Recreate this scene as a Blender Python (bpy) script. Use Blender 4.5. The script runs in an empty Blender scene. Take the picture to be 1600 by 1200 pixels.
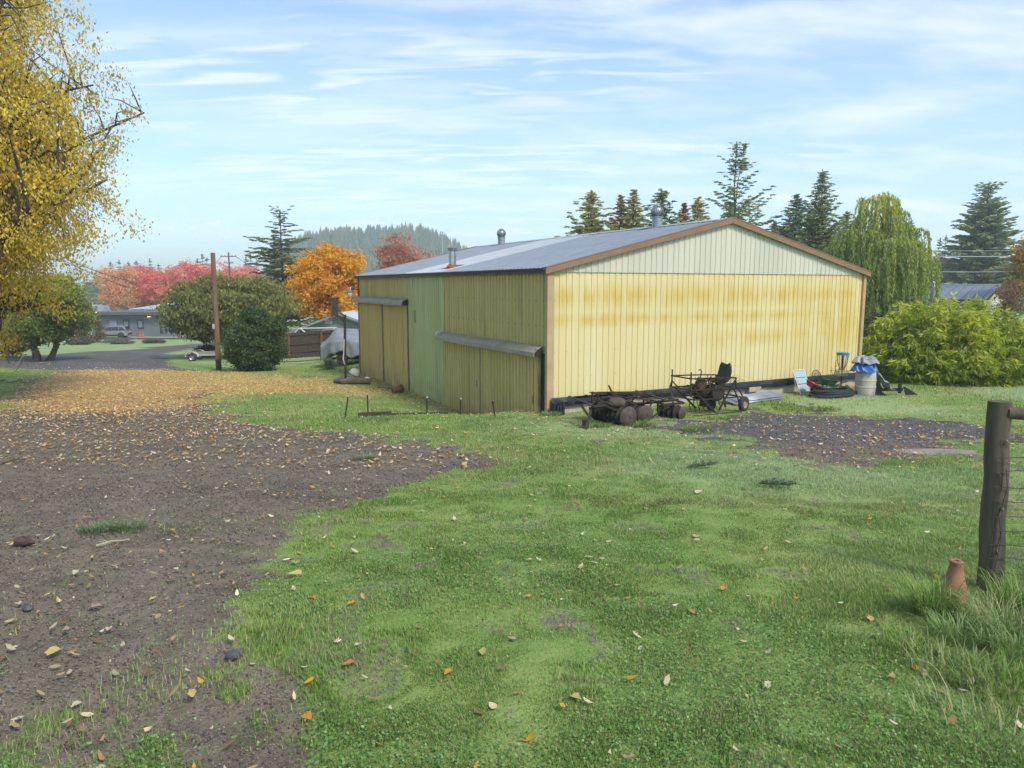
import bpy, math, random
import numpy as np
from mathutils import Vector, Matrix
random.seed(7)
rng = np.random.default_rng(7)
R = math.radians
scene = bpy.context.scene
COL = scene.collection
CAMZ = 2.1
FPX = 1124.0
PITCH = R(7.8)
cp, sp = math.cos(PITCH), math.sin(PITCH)

# ---------------------------------------------------------------- ground form
LP = np.array([(-40, -1.5), (-10, -1.75), (0, -1.9), (4, -2.05), (9, -2.5), (19, -3.42), (24, -3.85), (28, -4.05), (34, -4.28), (40, -4.65),
               (60, -5.55), (70, -6.3), (95, -7.62), (101, -7.85), (102.8, -7.45), (104, -7.5), (150, -8.5), (400, -10), (3000, -12)])
RP = np.array([(-40, -1.5), (-10, -1.75), (0, -1.9), (4, -2.1), (9, -2.6), (15, -3.1), (19, -3.38), (24, -3.44), (30, -3.52), (50, -4.0),
               (100, -5.5), (150, -8.0), (400, -10), (3000, -12)])
BC = np.array([0.943, 19.0]); BU = np.array([.884, .4677]); BV = np.array([-.4677, .884])
BL, BM = 12.53, 17.6

def sstep(a, b, x):
    t = np.clip((x - a) / (b - a), 0, 1)
    return t * t * (3 - 2 * t)

def vnoise(x, y, s, seed=0):
    """cheap smooth value noise"""
    x = np.asarray(x, float) / s; y = np.asarray(y, float) / s
    xi = np.floor(x); yi = np.floor(y); fx = x - xi; fy = y - yi
    fx = fx * fx * (3 - 2 * fx); fy = fy * fy * (3 - 2 * fy)
    def h(a, b):
        v = np.sin(a * 127.1 + b * 311.7 + seed * 74.7) * 43758.5453
        return v - np.floor(v)
    return (h(xi, yi) * (1 - fx) + h(xi + 1, yi) * fx) * (1 - fy) + (h(xi, yi + 1) * (1 - fx) + h(xi + 1, yi + 1) * fx) * fy

def gz(x, y):
    x = np.asarray(x, float); y = np.asarray(y, float)
    dx, dy = x - BC[0], y - BC[1]
    w = dx * .884 + np.maximum(dy, 0) * .4677
    s = sstep(-1, 6, w)
    z = np.interp(y, LP[:, 0], LP[:, 1]) * (1 - s) + np.interp(y, RP[:, 0], RP[:, 1]) * s
    m = dx * BV[0] + dy * BV[1]; t = -(dx * BU[0] + dy * BU[1])
    f = sstep(.5, 4.5, m) * (1 - sstep(.5, 4.2, t)) * (1 - sstep(19, 26, m)) * (t > -3)
    z = z * (1 - f) + np.minimum(z, -4.22) * f
    near = 1 - sstep(30, 60, y)
    z = z + near * ((vnoise(x, y, 2.6, 1) - .5) * .10 + (vnoise(x, y, .9, 2) - .5) * .045)
    return z + CAMZ

def ray(px, py):
    xc = (px - 800) / FPX; yc = (600 - py) / FPX
    return np.array([xc, cp + yc * sp, -sp + yc * cp])

def at(px, py, d):
    """the world point at depth y = d seen at photo position px, py"""
    r = ray(px, py)
    return Vector((r[0] / r[1] * d, d, CAMZ + r[2] / r[1] * d))

def gp(px, py):
    """the ground point seen at photo position px, py"""
    r = ray(px, py); r = r / r[1]
    ds = np.concatenate([np.arange(1.5, 60, .03), np.arange(60, 400, .5)])
    zs = CAMZ + r[2] * ds
    below = np.nonzero(zs < gz(r[0] * ds, ds))[0]
    d = ds[below[0]] if len(below) else 400.0
    return Vector((r[0] * d, d, float(gz(r[0] * d, d))))

def gv(x, y, dz=0):
    return Vector((x, y, float(gz(x, y)) + dz))

# ---------------------------------------------------------------- materials
def new_mat(name):
    m = bpy.data.materials.new(name); m.use_nodes = True
    nt = m.node_tree
    for n in list(nt.nodes): nt.nodes.remove(n)
    out = nt.nodes.new('ShaderNodeOutputMaterial')
    b = nt.nodes.new('ShaderNodeBsdfPrincipled')
    nt.links.new(b.outputs[0], out.inputs[0])
    return m, nt, b, out

def N(nt, t, **kw):
    n = nt.nodes.new(t)
    for k, v in kw.items():
        if k.startswith('i_'):
            key = k[2:]
            n.inputs[int(key) if key.isdigit() else key].default_value = v
        else: setattr(n, k, v)
    return n

def ramp(nt, src, stops, interp='LINEAR'):
    r = nt.nodes.new('ShaderNodeValToRGB'); r.color_ramp.interpolation = interp
    el = r.color_ramp.elements
    while len(el) < len(stops): el.new(.5)
    for e, (p, c) in zip(el, stops):
        e.position = p; e.color = (c, c, c, 1) if isinstance(c, (int, float)) else (*c, 1)
    nt.links.new(src, r.inputs[0]); return r.outputs[0]

def mix(nt, fac, a, b, mode='MIX'):
    n = nt.nodes.new('ShaderNodeMix'); n.data_type = 'RGBA'; n.blend_type = mode
    for s, v in ((0, fac), (6, a), (7, b)):
        if hasattr(v, 'links'): nt.links.new(v, n.inputs[s])
        elif isinstance(v, (int, float)): n.inputs[s].default_value = v
        else: n.inputs[s].default_value = (*v, 1)
    return n.outputs[2]

def math_n(nt, op, a, b=None):
    n = nt.nodes.new('ShaderNodeMath'); n.operation = op
    for i, v in enumerate((a, b)):
        if v is None: continue
        if hasattr(v, 'links'): nt.links.new(v, n.inputs[i])
        else: n.inputs[i].default_value = v
    return n.outputs[0]

def noise(nt, vec, scale, detail=4, rough=.55, stretch=None):
    if stretch:
        mp = nt.nodes.new('ShaderNodeMapping'); mp.inputs['Scale'].default_value = stretch
        nt.links.new(vec, mp.inputs[0]); vec = mp.outputs[0]
    n = nt.nodes.new('ShaderNodeTexNoise')
    n.inputs['Scale'].default_value = scale; n.inputs['Detail'].default_value = detail; n.inputs['Roughness'].default_value = rough
    nt.links.new(vec, n.inputs['Vector']); return n.outputs[0]

def objco(nt):
    return nt.nodes.new('ShaderNodeTexCoord').outputs['Object']

def bump(nt, b, h, strength=.4, dist=.01):
    n = nt.nodes.new('ShaderNodeBump'); n.inputs['Strength'].default_value = strength; n.inputs['Distance'].default_value = dist
    nt.links.new(h, n.inputs['Height']); nt.links.new(n.outputs[0], b.inputs['Normal'])

MATS = {}
def M(name, c1, c2=None, scale=6, rough=.7, metal=0, bmp=0, stretch=None, lo=.35, hi=.65, c3=None, s3=1.3, bscale=None):
    """a worn two or three tone material driven by noise"""
    if name in MATS: return MATS[name]
    m, nt, b, o = new_mat(name)
    v = objco(nt)
    c2 = c2 or tuple(x * .75 for x in c1)
    f = noise(nt, v, scale, 5, .6, stretch)
    col = mix(nt, ramp(nt, f, [(lo, 0.), (hi, 1.)]), c1, c2)
    if c3: col = mix(nt, ramp(nt, noise(nt, v, s3, 5, .6, stretch), [(.52, 0.), (.68, .85)]), col, c3)
    nt.links.new(col, b.inputs['Base Color'])
    b.inputs['Roughness'].default_value = rough; b.inputs['Metallic'].default_value = metal
    if bmp: bump(nt, b, noise(nt, v, bscale or scale * 5, 4), bmp, .01)
    MATS[name] = m; return m

def leaf_mat(name, trans=.35, rough=.55, tint=(1, 1, 1)):
    if name in MATS: return MATS[name]
    m, nt, b, o = new_mat(name)
    a = nt.nodes.new('ShaderNodeAttribute'); a.attribute_name = 'Col'
    nt.links.new(a.outputs[0], b.inputs['Base Color'])
    b.inputs['Roughness'].default_value = rough; b.inputs['Specular IOR Level'].default_value = .25
    t = nt.nodes.new('ShaderNodeBsdfTranslucent'); nt.links.new(a.outputs[0], t.inputs[0])
    mx = nt.nodes.new('ShaderNodeMixShader'); mx.inputs[0].default_value = trans
    nt.links.new(b.outputs[0], mx.inputs[1]); nt.links.new(t.outputs[0], mx.inputs[2]); nt.links.new(mx.outputs[0], o.inputs[0])
    MATS[name] = m; return m

# ---------------------------------------------------------------- mesh building
def link(name, me, mat=None, parent=None, loc=None):
    o = bpy.data.objects.new(name, me)
    if mat is not None and me is not None:
        for x in (mat if isinstance(mat, (list, tuple)) else [mat]): me.materials.append(x)
    if parent: o.parent = parent
    if loc is not None: o.location = loc
    COL.objects.link(o); return o

def tag(o, label=None, cat=None, group=None, kind=None):
    if label: o['label'] = label
    if cat: o['category'] = cat
    if group: o['group'] = group
    if kind: o['kind'] = kind
    return o

def thing(name, label, cat, loc=(0, 0, 0), rz=0, group=None):
    o = bpy.data.objects.new(name, None); COL.objects.link(o)
    o.location = loc; o.rotation_euler = (0, 0, rz); o.empty_display_size = .2
    return tag(o, label, cat, group)

def copy_thing(o, parent=None):
    c = o.copy(); COL.objects.link(c)
    if parent: c.parent = parent
    for ch in list(o.children): copy_thing(ch, c)
    return c

def np_mesh(name, verts, faces, cols=None, smooth=False):
    """faces: (F,k) int array; cols: per-vertex (N,3)"""
    me = bpy.data.meshes.new(name)
    V = np.ascontiguousarray(verts, dtype=np.float32); F = np.ascontiguousarray(faces, dtype=np.int32)
    nf, k = F.shape
    me.vertices.add(len(V)); me.vertices.foreach_set('co', V.ravel())
    me.loops.add(nf * k); me.loops.foreach_set('vertex_index', F.ravel())
    me.polygons.add(nf); me.polygons.foreach_set('loop_start', np.arange(nf, dtype=np.int32) * k)
    if cols is not None:
        a = me.attributes.new('Col', 'FLOAT_COLOR', 'POINT')
        c = np.ones((len(V), 4), np.float32); c[:, :3] = cols
        a.data.foreach_set('color', c.ravel())
    me.update(calc_edges=True)
    if smooth: me.polygons.foreach_set('use_smooth', np.ones(nf, dtype=bool))
    return me

class MB:
    def __init__(s): s.v = []; s.f = []
    def add(s, vs, fs, mat=None):
        n = len(s.v)
        s.v += [tuple(mat @ Vector(p)) if mat is not None else tuple(p) for p in vs]
        s.f += [tuple(i + n for i in f) for f in fs]; return s
    def box(s, c, d, rot=None, bevel=0):
        x, y, z = d[0] / 2, d[1] / 2, d[2] / 2
        m = Matrix.Translation(Vector(c)) @ (rot.to_4x4() if rot is not None else Matrix())
        if bevel <= 0:
            vs = [(-x, -y, -z), (x, -y, -z), (x, y, -z), (-x, y, -z), (-x, -y, z), (x, -y, z), (x, y, z), (-x, y, z)]
            return s.add(vs, [(0, 3, 2, 1), (4, 5, 6, 7), (0, 1, 5, 4), (1, 2, 6, 5), (2, 3, 7, 6), (3, 0, 4, 7)], m)
        b = min(bevel, x * .9, y * .9, z * .9)
        vs = []; idx = {}
        for sx in (-1, 1):
            for sy in (-1, 1):
                for sz in (-1, 1):
                    for ax in range(3):
                        p = [sx * (x - b), sy * (y - b), sz * (z - b)]
                        p[ax] = (sx * x, sy * y, sz * z)[ax]
                        idx[sx, sy, sz, ax] = len(vs); vs.append(tuple(p))
        fs = []
        for ax in range(3):
            for sg in (-1, 1):
                o = [(-1, -1), (1, -1), (1, 1), (-1, 1)]
                q = []
                for a, c2 in o:
                    k = [0, 0, 0]; k[ax] = sg; k[(ax + 1) % 3] = a; k[(ax + 2) % 3] = c2
                    q.append(idx[k[0], k[1], k[2], ax])
                fs.append(tuple(q if sg > 0 else q[::-1]))
        for ax in range(3):
            u, w = (ax + 1) % 3, (ax + 2) % 3
            for a in (-1, 1):
                for c2 in (-1, 1):
                    k0 = [0, 0, 0]; k0[u] = a; k0[w] = c2; k1 = list(k0); k0[ax] = -1; k1[ax] = 1
                    q = (idx[(*k0, u)], idx[(*k1, u)], idx[(*k1, w)], idx[(*k0, w)])
                    fs.append(q if a * c2 > 0 else q[::-1])
        for sx in (-1, 1):
            for sy in (-1, 1):
                for sz in (-1, 1):
                    q = tuple(idx[sx, sy, sz, a] for a in range(3)); fs.append(q if sx * sy * sz > 0 else q[::-1])
        return s.add(vs, fs, m)
    def tube(s, pts, rad, n=8, cap=True):
        pts = [Vector(p) for p in pts]
        if isinstance(rad, (int, float)): rad = [rad] * len(pts)
        up = None; base = len(s.v)
        for i, p in enumerate(pts):
            t = (pts[min(i + 1, len(pts) - 1)] - pts[max(i - 1, 0)])
            if t.length < 1e-9: t = Vector((0, 0, 1))
            t.normalize()
            if up is None:
                up = t.orthogonal().normalized()
            else:
                up = (up - t * up.dot(t))
                up = up.normalized() if up.length > 1e-6 else t.orthogonal().normalized()
            w = t.cross(up)
            for k in range(n):
                a = 2 * math.pi * k / n
                s.v.append(tuple(p + (up * math.cos(a) + w * math.sin(a)) * rad[i]))
        for i in range(len(pts) - 1):
            for k in range(n):
                a = base + i * n + k; b = base + i * n + (k + 1) % n
                s.f.append((a, b, b + n, a + n))
        if cap:
            s.f.append(tuple(base + k for k in range(n))[::-1]); e = base + (len(pts) - 1) * n
            s.f.append(tuple(e + k for k in range(n)))
        return s
    def bar(s, a, b, w, h=None):
        """square bar between two points"""
        a, b = Vector(a), Vector(b); d = b - a
        q = d.to_track_quat('X', 'Z').to_matrix()
        return s.box((a + b) / 2, (d.length, w, h or w), q)
    def lathe(s, prof, n=20, m=None, cap=True):
        base = len(s.v)
        for r, z in prof:
            for k in range(n):
                a = 2 * math.pi * k / n; p = Vector((r * math.cos(a), r * math.sin(a), z))
                s.v.append(tuple(m @ p if m is not None else p))
        for i in range(len(prof) - 1):
            for k in range(n):
                a = base + i * n + k; b = base + i * n + (k + 1) % n
                s.f.append((a, b, b + n, a + n))
        if cap:
            s.f.append(tuple(base + k for k in range(n))[::-1]); e = base + (len(prof) - 1) * n
            s.f.append(tuple(e + k for k in range(n)))
        return s
    def prism(s, poly, a, b, axis='y'):
        """extrude a 2D polygon (x,z) along y, or (y,z) along x, or (x,y) along z"""
        n = len(poly)
        def P(p, t): return (p[0], t, p[1]) if axis == 'y' else ((t, p[0], p[1]) if axis == 'x' else (p[0], p[1], t))
        vs = [P(p, a) for p in poly] + [P(p, b) for p in poly]
        fs = [tuple(range(n)), tuple(range(2 * n - 1, n - 1, -1))]
        fs += [(i, i + n, (i + 1) % n + n, (i + 1) % n) for i in range(n)]
        return s.add(vs, fs)
    def ball(s, c, r, n=12, sq=(1, 1, 1), rnd=0):
        m = n // 2; base = len(s.v); c = Vector(c)
        for i in range(m + 1):
            th = math.pi * i / m
            for k in range(n):
                a = 2 * math.pi * k / n
                q = r * (1 + (random.random() - .5) * rnd)
                s.v.append((c.x + q * sq[0] * math.sin(th) * math.cos(a), c.y + q * sq[1] * math.sin(th) * math.sin(a), c.z + q * sq[2] * math.cos(th)))
        for i in range(m):
            for k in range(n):
                a = base + i * n + k; b = base + i * n + (k + 1) % n
                s.f.append((a, a + n, b + n, b))
        return s
    def obj(s, name, mat, parent=None, smooth=False, loc=None):
        me = bpy.data.meshes.new(name); me.from_pydata(s.v, [], s.f); me.update()
        import bmesh
        bm = bmesh.new(); bm.from_mesh(me)
        bmesh.ops.recalc_face_normals(bm, faces=bm.faces); bm.to_mesh(me); bm.free()
        if smooth:
            me.polygons.foreach_set('use_smooth', [True] * len(me.polygons))
            try: me.set_sharp_from_angle(angle=R(38))
            except Exception: pass
        return link(name, me, mat, parent, loc)
# ---------------------------------------------------------------- camera, sky, sun
cam = bpy.data.cameras.new('camera'); camo = bpy.data.objects.new('camera', cam); COL.objects.link(camo)
cam.sensor_width = 36; cam.lens = 36 * FPX / 1600; cam.clip_end = 6000; cam.clip_start = .05
camo.location = (0, 0, CAMZ); camo.rotation_euler = (R(90) - PITCH, 0, 0)
scene.camera = camo
SUN_EL, SUN_AZ = R(48), R(140)          # azimuth clockwise from +Y: behind the camera, to the right
wd = bpy.data.worlds.new('World'); scene.world = wd; wd.use_nodes = True
nt = wd.node_tree
for n in list(nt.nodes): nt.nodes.remove(n)
wo = nt.nodes.new('ShaderNodeOutputWorld'); bg = nt.nodes.new('ShaderNodeBackground'); nt.links.new(bg.outputs[0], wo.inputs[0])
sky = nt.nodes.new('ShaderNodeTexSky'); sky.sky_type = 'NISHITA'; sky.sun_disc = False
sky.sun_elevation = SUN_EL; sky.sun_rotation = SUN_AZ; sky.air_density = 1.0; sky.dust_density = .6; sky.ozone_density = 1.6
tc = nt.nodes.new('ShaderNodeTexCoord')
sx = nt.nodes.new('ShaderNodeSeparateXYZ'); nt.links.new(tc.outputs['Generated'], sx.inputs[0])
zz = math_n(nt, 'ADD', math_n(nt, 'MAXIMUM', sx.outputs[2], 0.0), .10)
cx = nt.nodes.new('ShaderNodeCombineXYZ')
nt.links.new(math_n(nt, 'DIVIDE', sx.outputs[0], zz), cx.inputs[0]); nt.links.new(math_n(nt, 'DIVIDE', sx.outputs[1], zz), cx.inputs[1])
mp = nt.nodes.new('ShaderNodeMapping'); mp.inputs['Rotation'].default_value = (0, 0, R(-12)); mp.inputs['Scale'].default_value = (1.0, 1.9, 1)
mp.inputs['Location'].default_value = (3.1, 1.7, 0)
nt.links.new(cx.outputs[0], mp.inputs[0])
n1 = nt.nodes.new('ShaderNodeTexNoise'); n1.inputs['Scale'].default_value = 1.0; n1.inputs['Detail'].default_value = 9; n1.inputs['Roughness'].default_value = .58
n1.inputs['Distortion'].default_value = .25
nt.links.new(mp.outputs[0], n1.inputs['Vector'])
n2 = nt.nodes.new('ShaderNodeTexNoise'); n2.inputs['Scale'].default_value = .35; n2.inputs['Detail'].default_value = 3
nt.links.new(mp.outputs[0], n2.inputs['Vector'])
# a patch of open blue in the upper left, thin veil elsewhere
veil = ramp(nt, math_n(nt, 'ADD', math_n(nt, 'MULTIPLY', n2.outputs[0], .6), math_n(nt, 'MULTIPLY', n1.outputs[0], .5)), [(.42, 0.0), (.68, 1.0)])
wisp = ramp(nt, n1.outputs[0], [(.47, 0.), (.68, 1.)])
low = ramp(nt, sx.outputs[2], [(.0, 1.), (.22, .72), (.45, .25)])
SKYGAIN = .8
bg.inputs[1].default_value = .116
# cloud brightness is given in the same units as the sky texture
sky_c = mix(nt, 1.0, sky.outputs[0], (.80, 1.03, 1.13), 'MULTIPLY')
c_veil = mix(nt, math_n(nt, 'MAXIMUM', math_n(nt, 'MULTIPLY', low, .54), math_n(nt, 'MULTIPLY', math_n(nt, 'MULTIPLY', veil, .55), ramp(nt, math_n(nt, 'ADD', sx.outputs[0], .5), [(.0, .25), (.5, 1.)]))), sky_c, (4.35, 5.25, 6.3))
mp3 = nt.nodes.new('ShaderNodeMapping'); mp3.inputs['Rotation'].default_value = (0, 0, R(38)); mp3.inputs['Scale'].default_value = (1.6, 7.0, 1); nt.links.new(cx.outputs[0], mp3.inputs[0])
n3 = nt.nodes.new('ShaderNodeTexNoise'); n3.inputs['Scale'].default_value = 1.2; n3.inputs['Detail'].default_value = 6; n3.inputs['Distortion'].default_value = .8; nt.links.new(mp3.outputs[0], n3.inputs['Vector'])
rip = math_n(nt, 'MULTIPLY', ramp(nt, n3.outputs[0], [(.46, 0.), (.62, 1.)]), ramp(nt, n2.outputs[0], [(.46, 0.), (.58, 1.)]))
c_all = mix(nt, math_n(nt, 'MAXIMUM', math_n(nt, 'MULTIPLY', math_n(nt, 'MULTIPLY', wisp, .42), ramp(nt, math_n(nt, 'ADD', sx.outputs[0], .5), [(.0, .35), (.45, 1.)])), math_n(nt, 'MULTIPLY', rip, .42)), c_veil, (6.9, 6.8, 7.0))
nt.links.new(c_all, bg.inputs[0])
sl = bpy.data.lights.new('sun', 'SUN'); sl.energy = 2.2; sl.angle = R(14); sl.color = (1, .93, .82)
so = bpy.data.objects.new('sun', sl); COL.objects.link(so)
sd = Vector((math.sin(SUN_AZ) * math.cos(SUN_EL), math.cos(SUN_AZ) * math.cos(SUN_EL), math.sin(SUN_EL)))
so.rotation_euler = sd.to_track_quat('Z', 'Y').to_euler(); so.location = (30, -40, 60)
vs = scene.view_settings; vs.view_transform = 'Standard'; vs.look = 'None'; vs.exposure = .74; vs.gamma = 1
scene.cycles.volume_bounces = 1; scene.cycles.max_bounces = 6; scene.cycles.diffuse_bounces = 3; scene.cycles.transmission_bounces = 4
scene.cycles.transparent_max_bounces = 8; scene.cycles.use_denoising = True
scene.cycles.caustics_reflective = False; scene.cycles.caustics_refractive = False
# ---------------------------------------------------------------- ground, drive, gravel patch, road
def poly_px(pts): return np.array([gp(*p)[:2] for p in pts])

def sdist(poly, x, y):
    """signed distance to polygon, positive inside"""
    x = np.asarray(x, float); y = np.asarray(y, float)
    d = np.full(x.shape, 1e9); ins = np.zeros(x.shape, bool)
    n = len(poly)
    for i in range(n):
        ax, ay = poly[i]; bx, by = poly[(i + 1) % n]
        ex, ey = bx - ax, by - ay; L2 = ex * ex + ey * ey + 1e-12
        t = np.clip(((x - ax) * ex + (y - ay) * ey) / L2, 0, 1)
        d = np.minimum(d, (x - ax - t * ex) ** 2 + (y - ay - t * ey) ** 2)
        c = ((ay > y) != (by > y)) & (x < (bx - ax) * (y - ay) / (by - ay + 1e-12) + ax)
        ins ^= c
    d = np.sqrt(d); return np.where(ins, d, -d)

def lined(pts, x, y):
    d = np.full(np.shape(x), 1e9)
    for (ax, ay), (bx, by) in zip(pts[:-1], pts[1:]):
        ex, ey = bx - ax, by - ay; L2 = ex * ex + ey * ey + 1e-12
        t = np.clip(((x - ax) * ex + (y - ay) * ey) / L2, 0, 1)
        d = np.minimum(d, (x - ax - t * ex) ** 2 + (y - ay - t * ey) ** 2)
    return np.sqrt(d)

DRIVE = poly_px([(410, 1195), (395, 1049), (335, 985), (355, 900), (410, 840), (500, 800), (570, 765), (660, 745), (775, 722), (720, 700), (650, 688), (560, 676),
                 (470, 668), (400, 660), (350, 648), (318, 632), (320, 618), (350, 606), (310, 592), (240, 577), (110, 577), (40, 600), (0, 640), (-150, 660), (-300, 700), (-500, 800), (-700, 1000), (-700, 1190)])
PATCH = poly_px([(1085, 668), (1150, 648), (1200, 645), (1290, 652), (1400, 657), (1500, 670), (1545, 690), (1520, 714), (1430, 716), (1340, 716), (1250, 708), (1170, 692), (1110, 682)])
ROAD = poly_px([(318, 580), (110, 580), (-60, 572), (-120, 556), (60, 556), (180, 548), (300, 537), (345, 534), (420, 532), (420, 536), (330, 541), (300, 545), (258, 552), (262, 562), (270, 572)])
CARPET = poly_px([(20, 606), (110, 578), (240, 576), (330, 580), (440, 584), (520, 592), (560, 600), (600, 612), (560, 617), (480, 616), (400, 616), (330, 622), (300, 640), (200, 650), (90, 650), (0, 640)])
WEEDY = poly_px([(-200, 850), (0, 850), (110, 855), (240, 880), (260, 960), (170, 1040), (150, 1190), (-300, 1190)])
TRACKS = [poly_px([(520, 785), (580, 830), (650, 880), (700, 930), (760, 985)]), poly_px([(850, 950), (905, 990), (975, 1040), (1020, 1100)])]
RUTS = [poly_px([(235, 1120), (240, 1000), (235, 940), (225, 800), (215, 760)]), poly_px([(330, 1120), (300, 1000), (290, 930)])]

def masks(x, y):
    wob = (vnoise(x, y, .55, 5) - .5) * .7 + (vnoise(x, y, 1.7, 6) - .5) * .8
    wob = wob + (vnoise(x, y, .2, 4) - .5) * .55 + (vnoise(x, y, 3.1, 3) - .5) * .7 * sstep(6, 11, y)
    g1 = sstep(-.40, .40, sdist(DRIVE, x, y) + wob * 1.0)
    g1 = g1 * (1 - .2 * sstep(-.3, .8, sdist(WEEDY, x, y)) * sstep(.50, .72, .6 * vnoise(x, y, .34, 8) + .4 * vnoise(x, y, .12, 7)))
    g2 = sstep(-.6, .6, sdist(PATCH, x, y) + wob * 2.2 + .45)
    g3 = sstep(-.3, .3, sdist(ROAD, x, y) + wob * .3)
    tr = np.zeros(np.shape(x))
    for t in TRACKS: tr = np.maximum(tr, (1 - sstep(.05, .32, lined(t, x, y) + wob * .12)) * sstep(.35, .6, vnoise(x, y, .6, 9)))
    sc = sstep(.72, .80, vnoise(x, y, .35, 12)) * .5 * (1 - sstep(9, 14, y))
    gravel = np.clip(np.maximum.reduce([g1, g2, g3, tr * (.15 + .75 * vnoise(x, y, .16, 10)), sc]), 0, 1)
    car = sstep(-1.3, 1.6, sdist(CARPET, x, y) + (vnoise(x, y, 1.4, 15) - .5) * 2.0)
    wu = (x - BC[0]) * BU[0] + (y - BC[1]) * BU[1]; wm = (x - BC[0]) * BV[0] + (y - BC[1]) * BV[1]
    car = np.maximum(car, .75 * (1 - sstep(.1, 1.9, -wu + (vnoise(x, y, .7, 16) - .5) * 1.2)) * (wm > -.3) * (wm < 18.5) * (wu < .3))
    frost = sstep(.45, .75, vnoise(x, y, 3.3, 21)) * (1 - gravel)
    frost = frost * np.where(y < 45, sstep(-3, 4, x), 1)
    frost = frost * (.1 + .9 * sstep(5, 11, y))
    frost = np.maximum(frost, sstep(60, 70, y) * .8)
    dark = sstep(10, 16, y) * np.maximum(g2, g1 * sstep(-6, -1, x)) + g3       # blue-black crushed rock, else brown cinder
    return gravel, car, frost, np.clip(dark, 0, 1), g1, g2, g3

def grow(a, b, d0, f):
    out = [a]; d = d0
    while out[-1] < b: out.append(out[-1] + d); d *= f
    return out
xs = np.array(sorted(set([-v for v in grow(15, 2600, .15, 1.09)] + list(np.arange(-15, 13.0001, .12)) + grow(13.1, 2600, .15, 1.09))))
ys = np.array([-v for v in grow(.2, 300, .15, 1.12)][::-1] + list(np.arange(0, 32, .12)) + grow(32, 3200, .14, 1.04))
GX, GY = np.meshgrid(xs, ys)
gr, car, fro, drk, g1, g2, g3 = masks(GX, GY)
GZ = gz(GX, GY) - .015 * gr * (GY < 40) + (vnoise(GX, GY, .16, 33) - .5) * .018 * (GY < 25)
for t in RUTS: GZ -= .025 * (1 - sstep(.05, .2, lined(t, GX, GY)))
RT = np.zeros(GX.shape)
for t in RUTS: RT = np.maximum(RT, 1 - sstep(.06, .34, lined(t, GX, GY) + (vnoise(GX, GY, .3, 17) - .5) * .2))
W = len(xs); H = len(ys)
ii, jj = np.meshgrid(np.arange(W - 1), np.arange(H - 1))
a = (jj * W + ii).ravel(); F4 = np.stack([a, a + 1, a + 1 + W, a + W], 1)
def fm(m): return .25 * (m[:-1, :-1] + m[1:, :-1] + m[:-1, 1:] + m[1:, 1:]).ravel()
cat_ = np.zeros(len(F4), int); cat_[fm(g2) > .5] = 2; cat_[fm(g1) > .5] = 1; cat_[fm(g3) > .5] = 3
cat_[fm(GY) < -5] = 0

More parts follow.
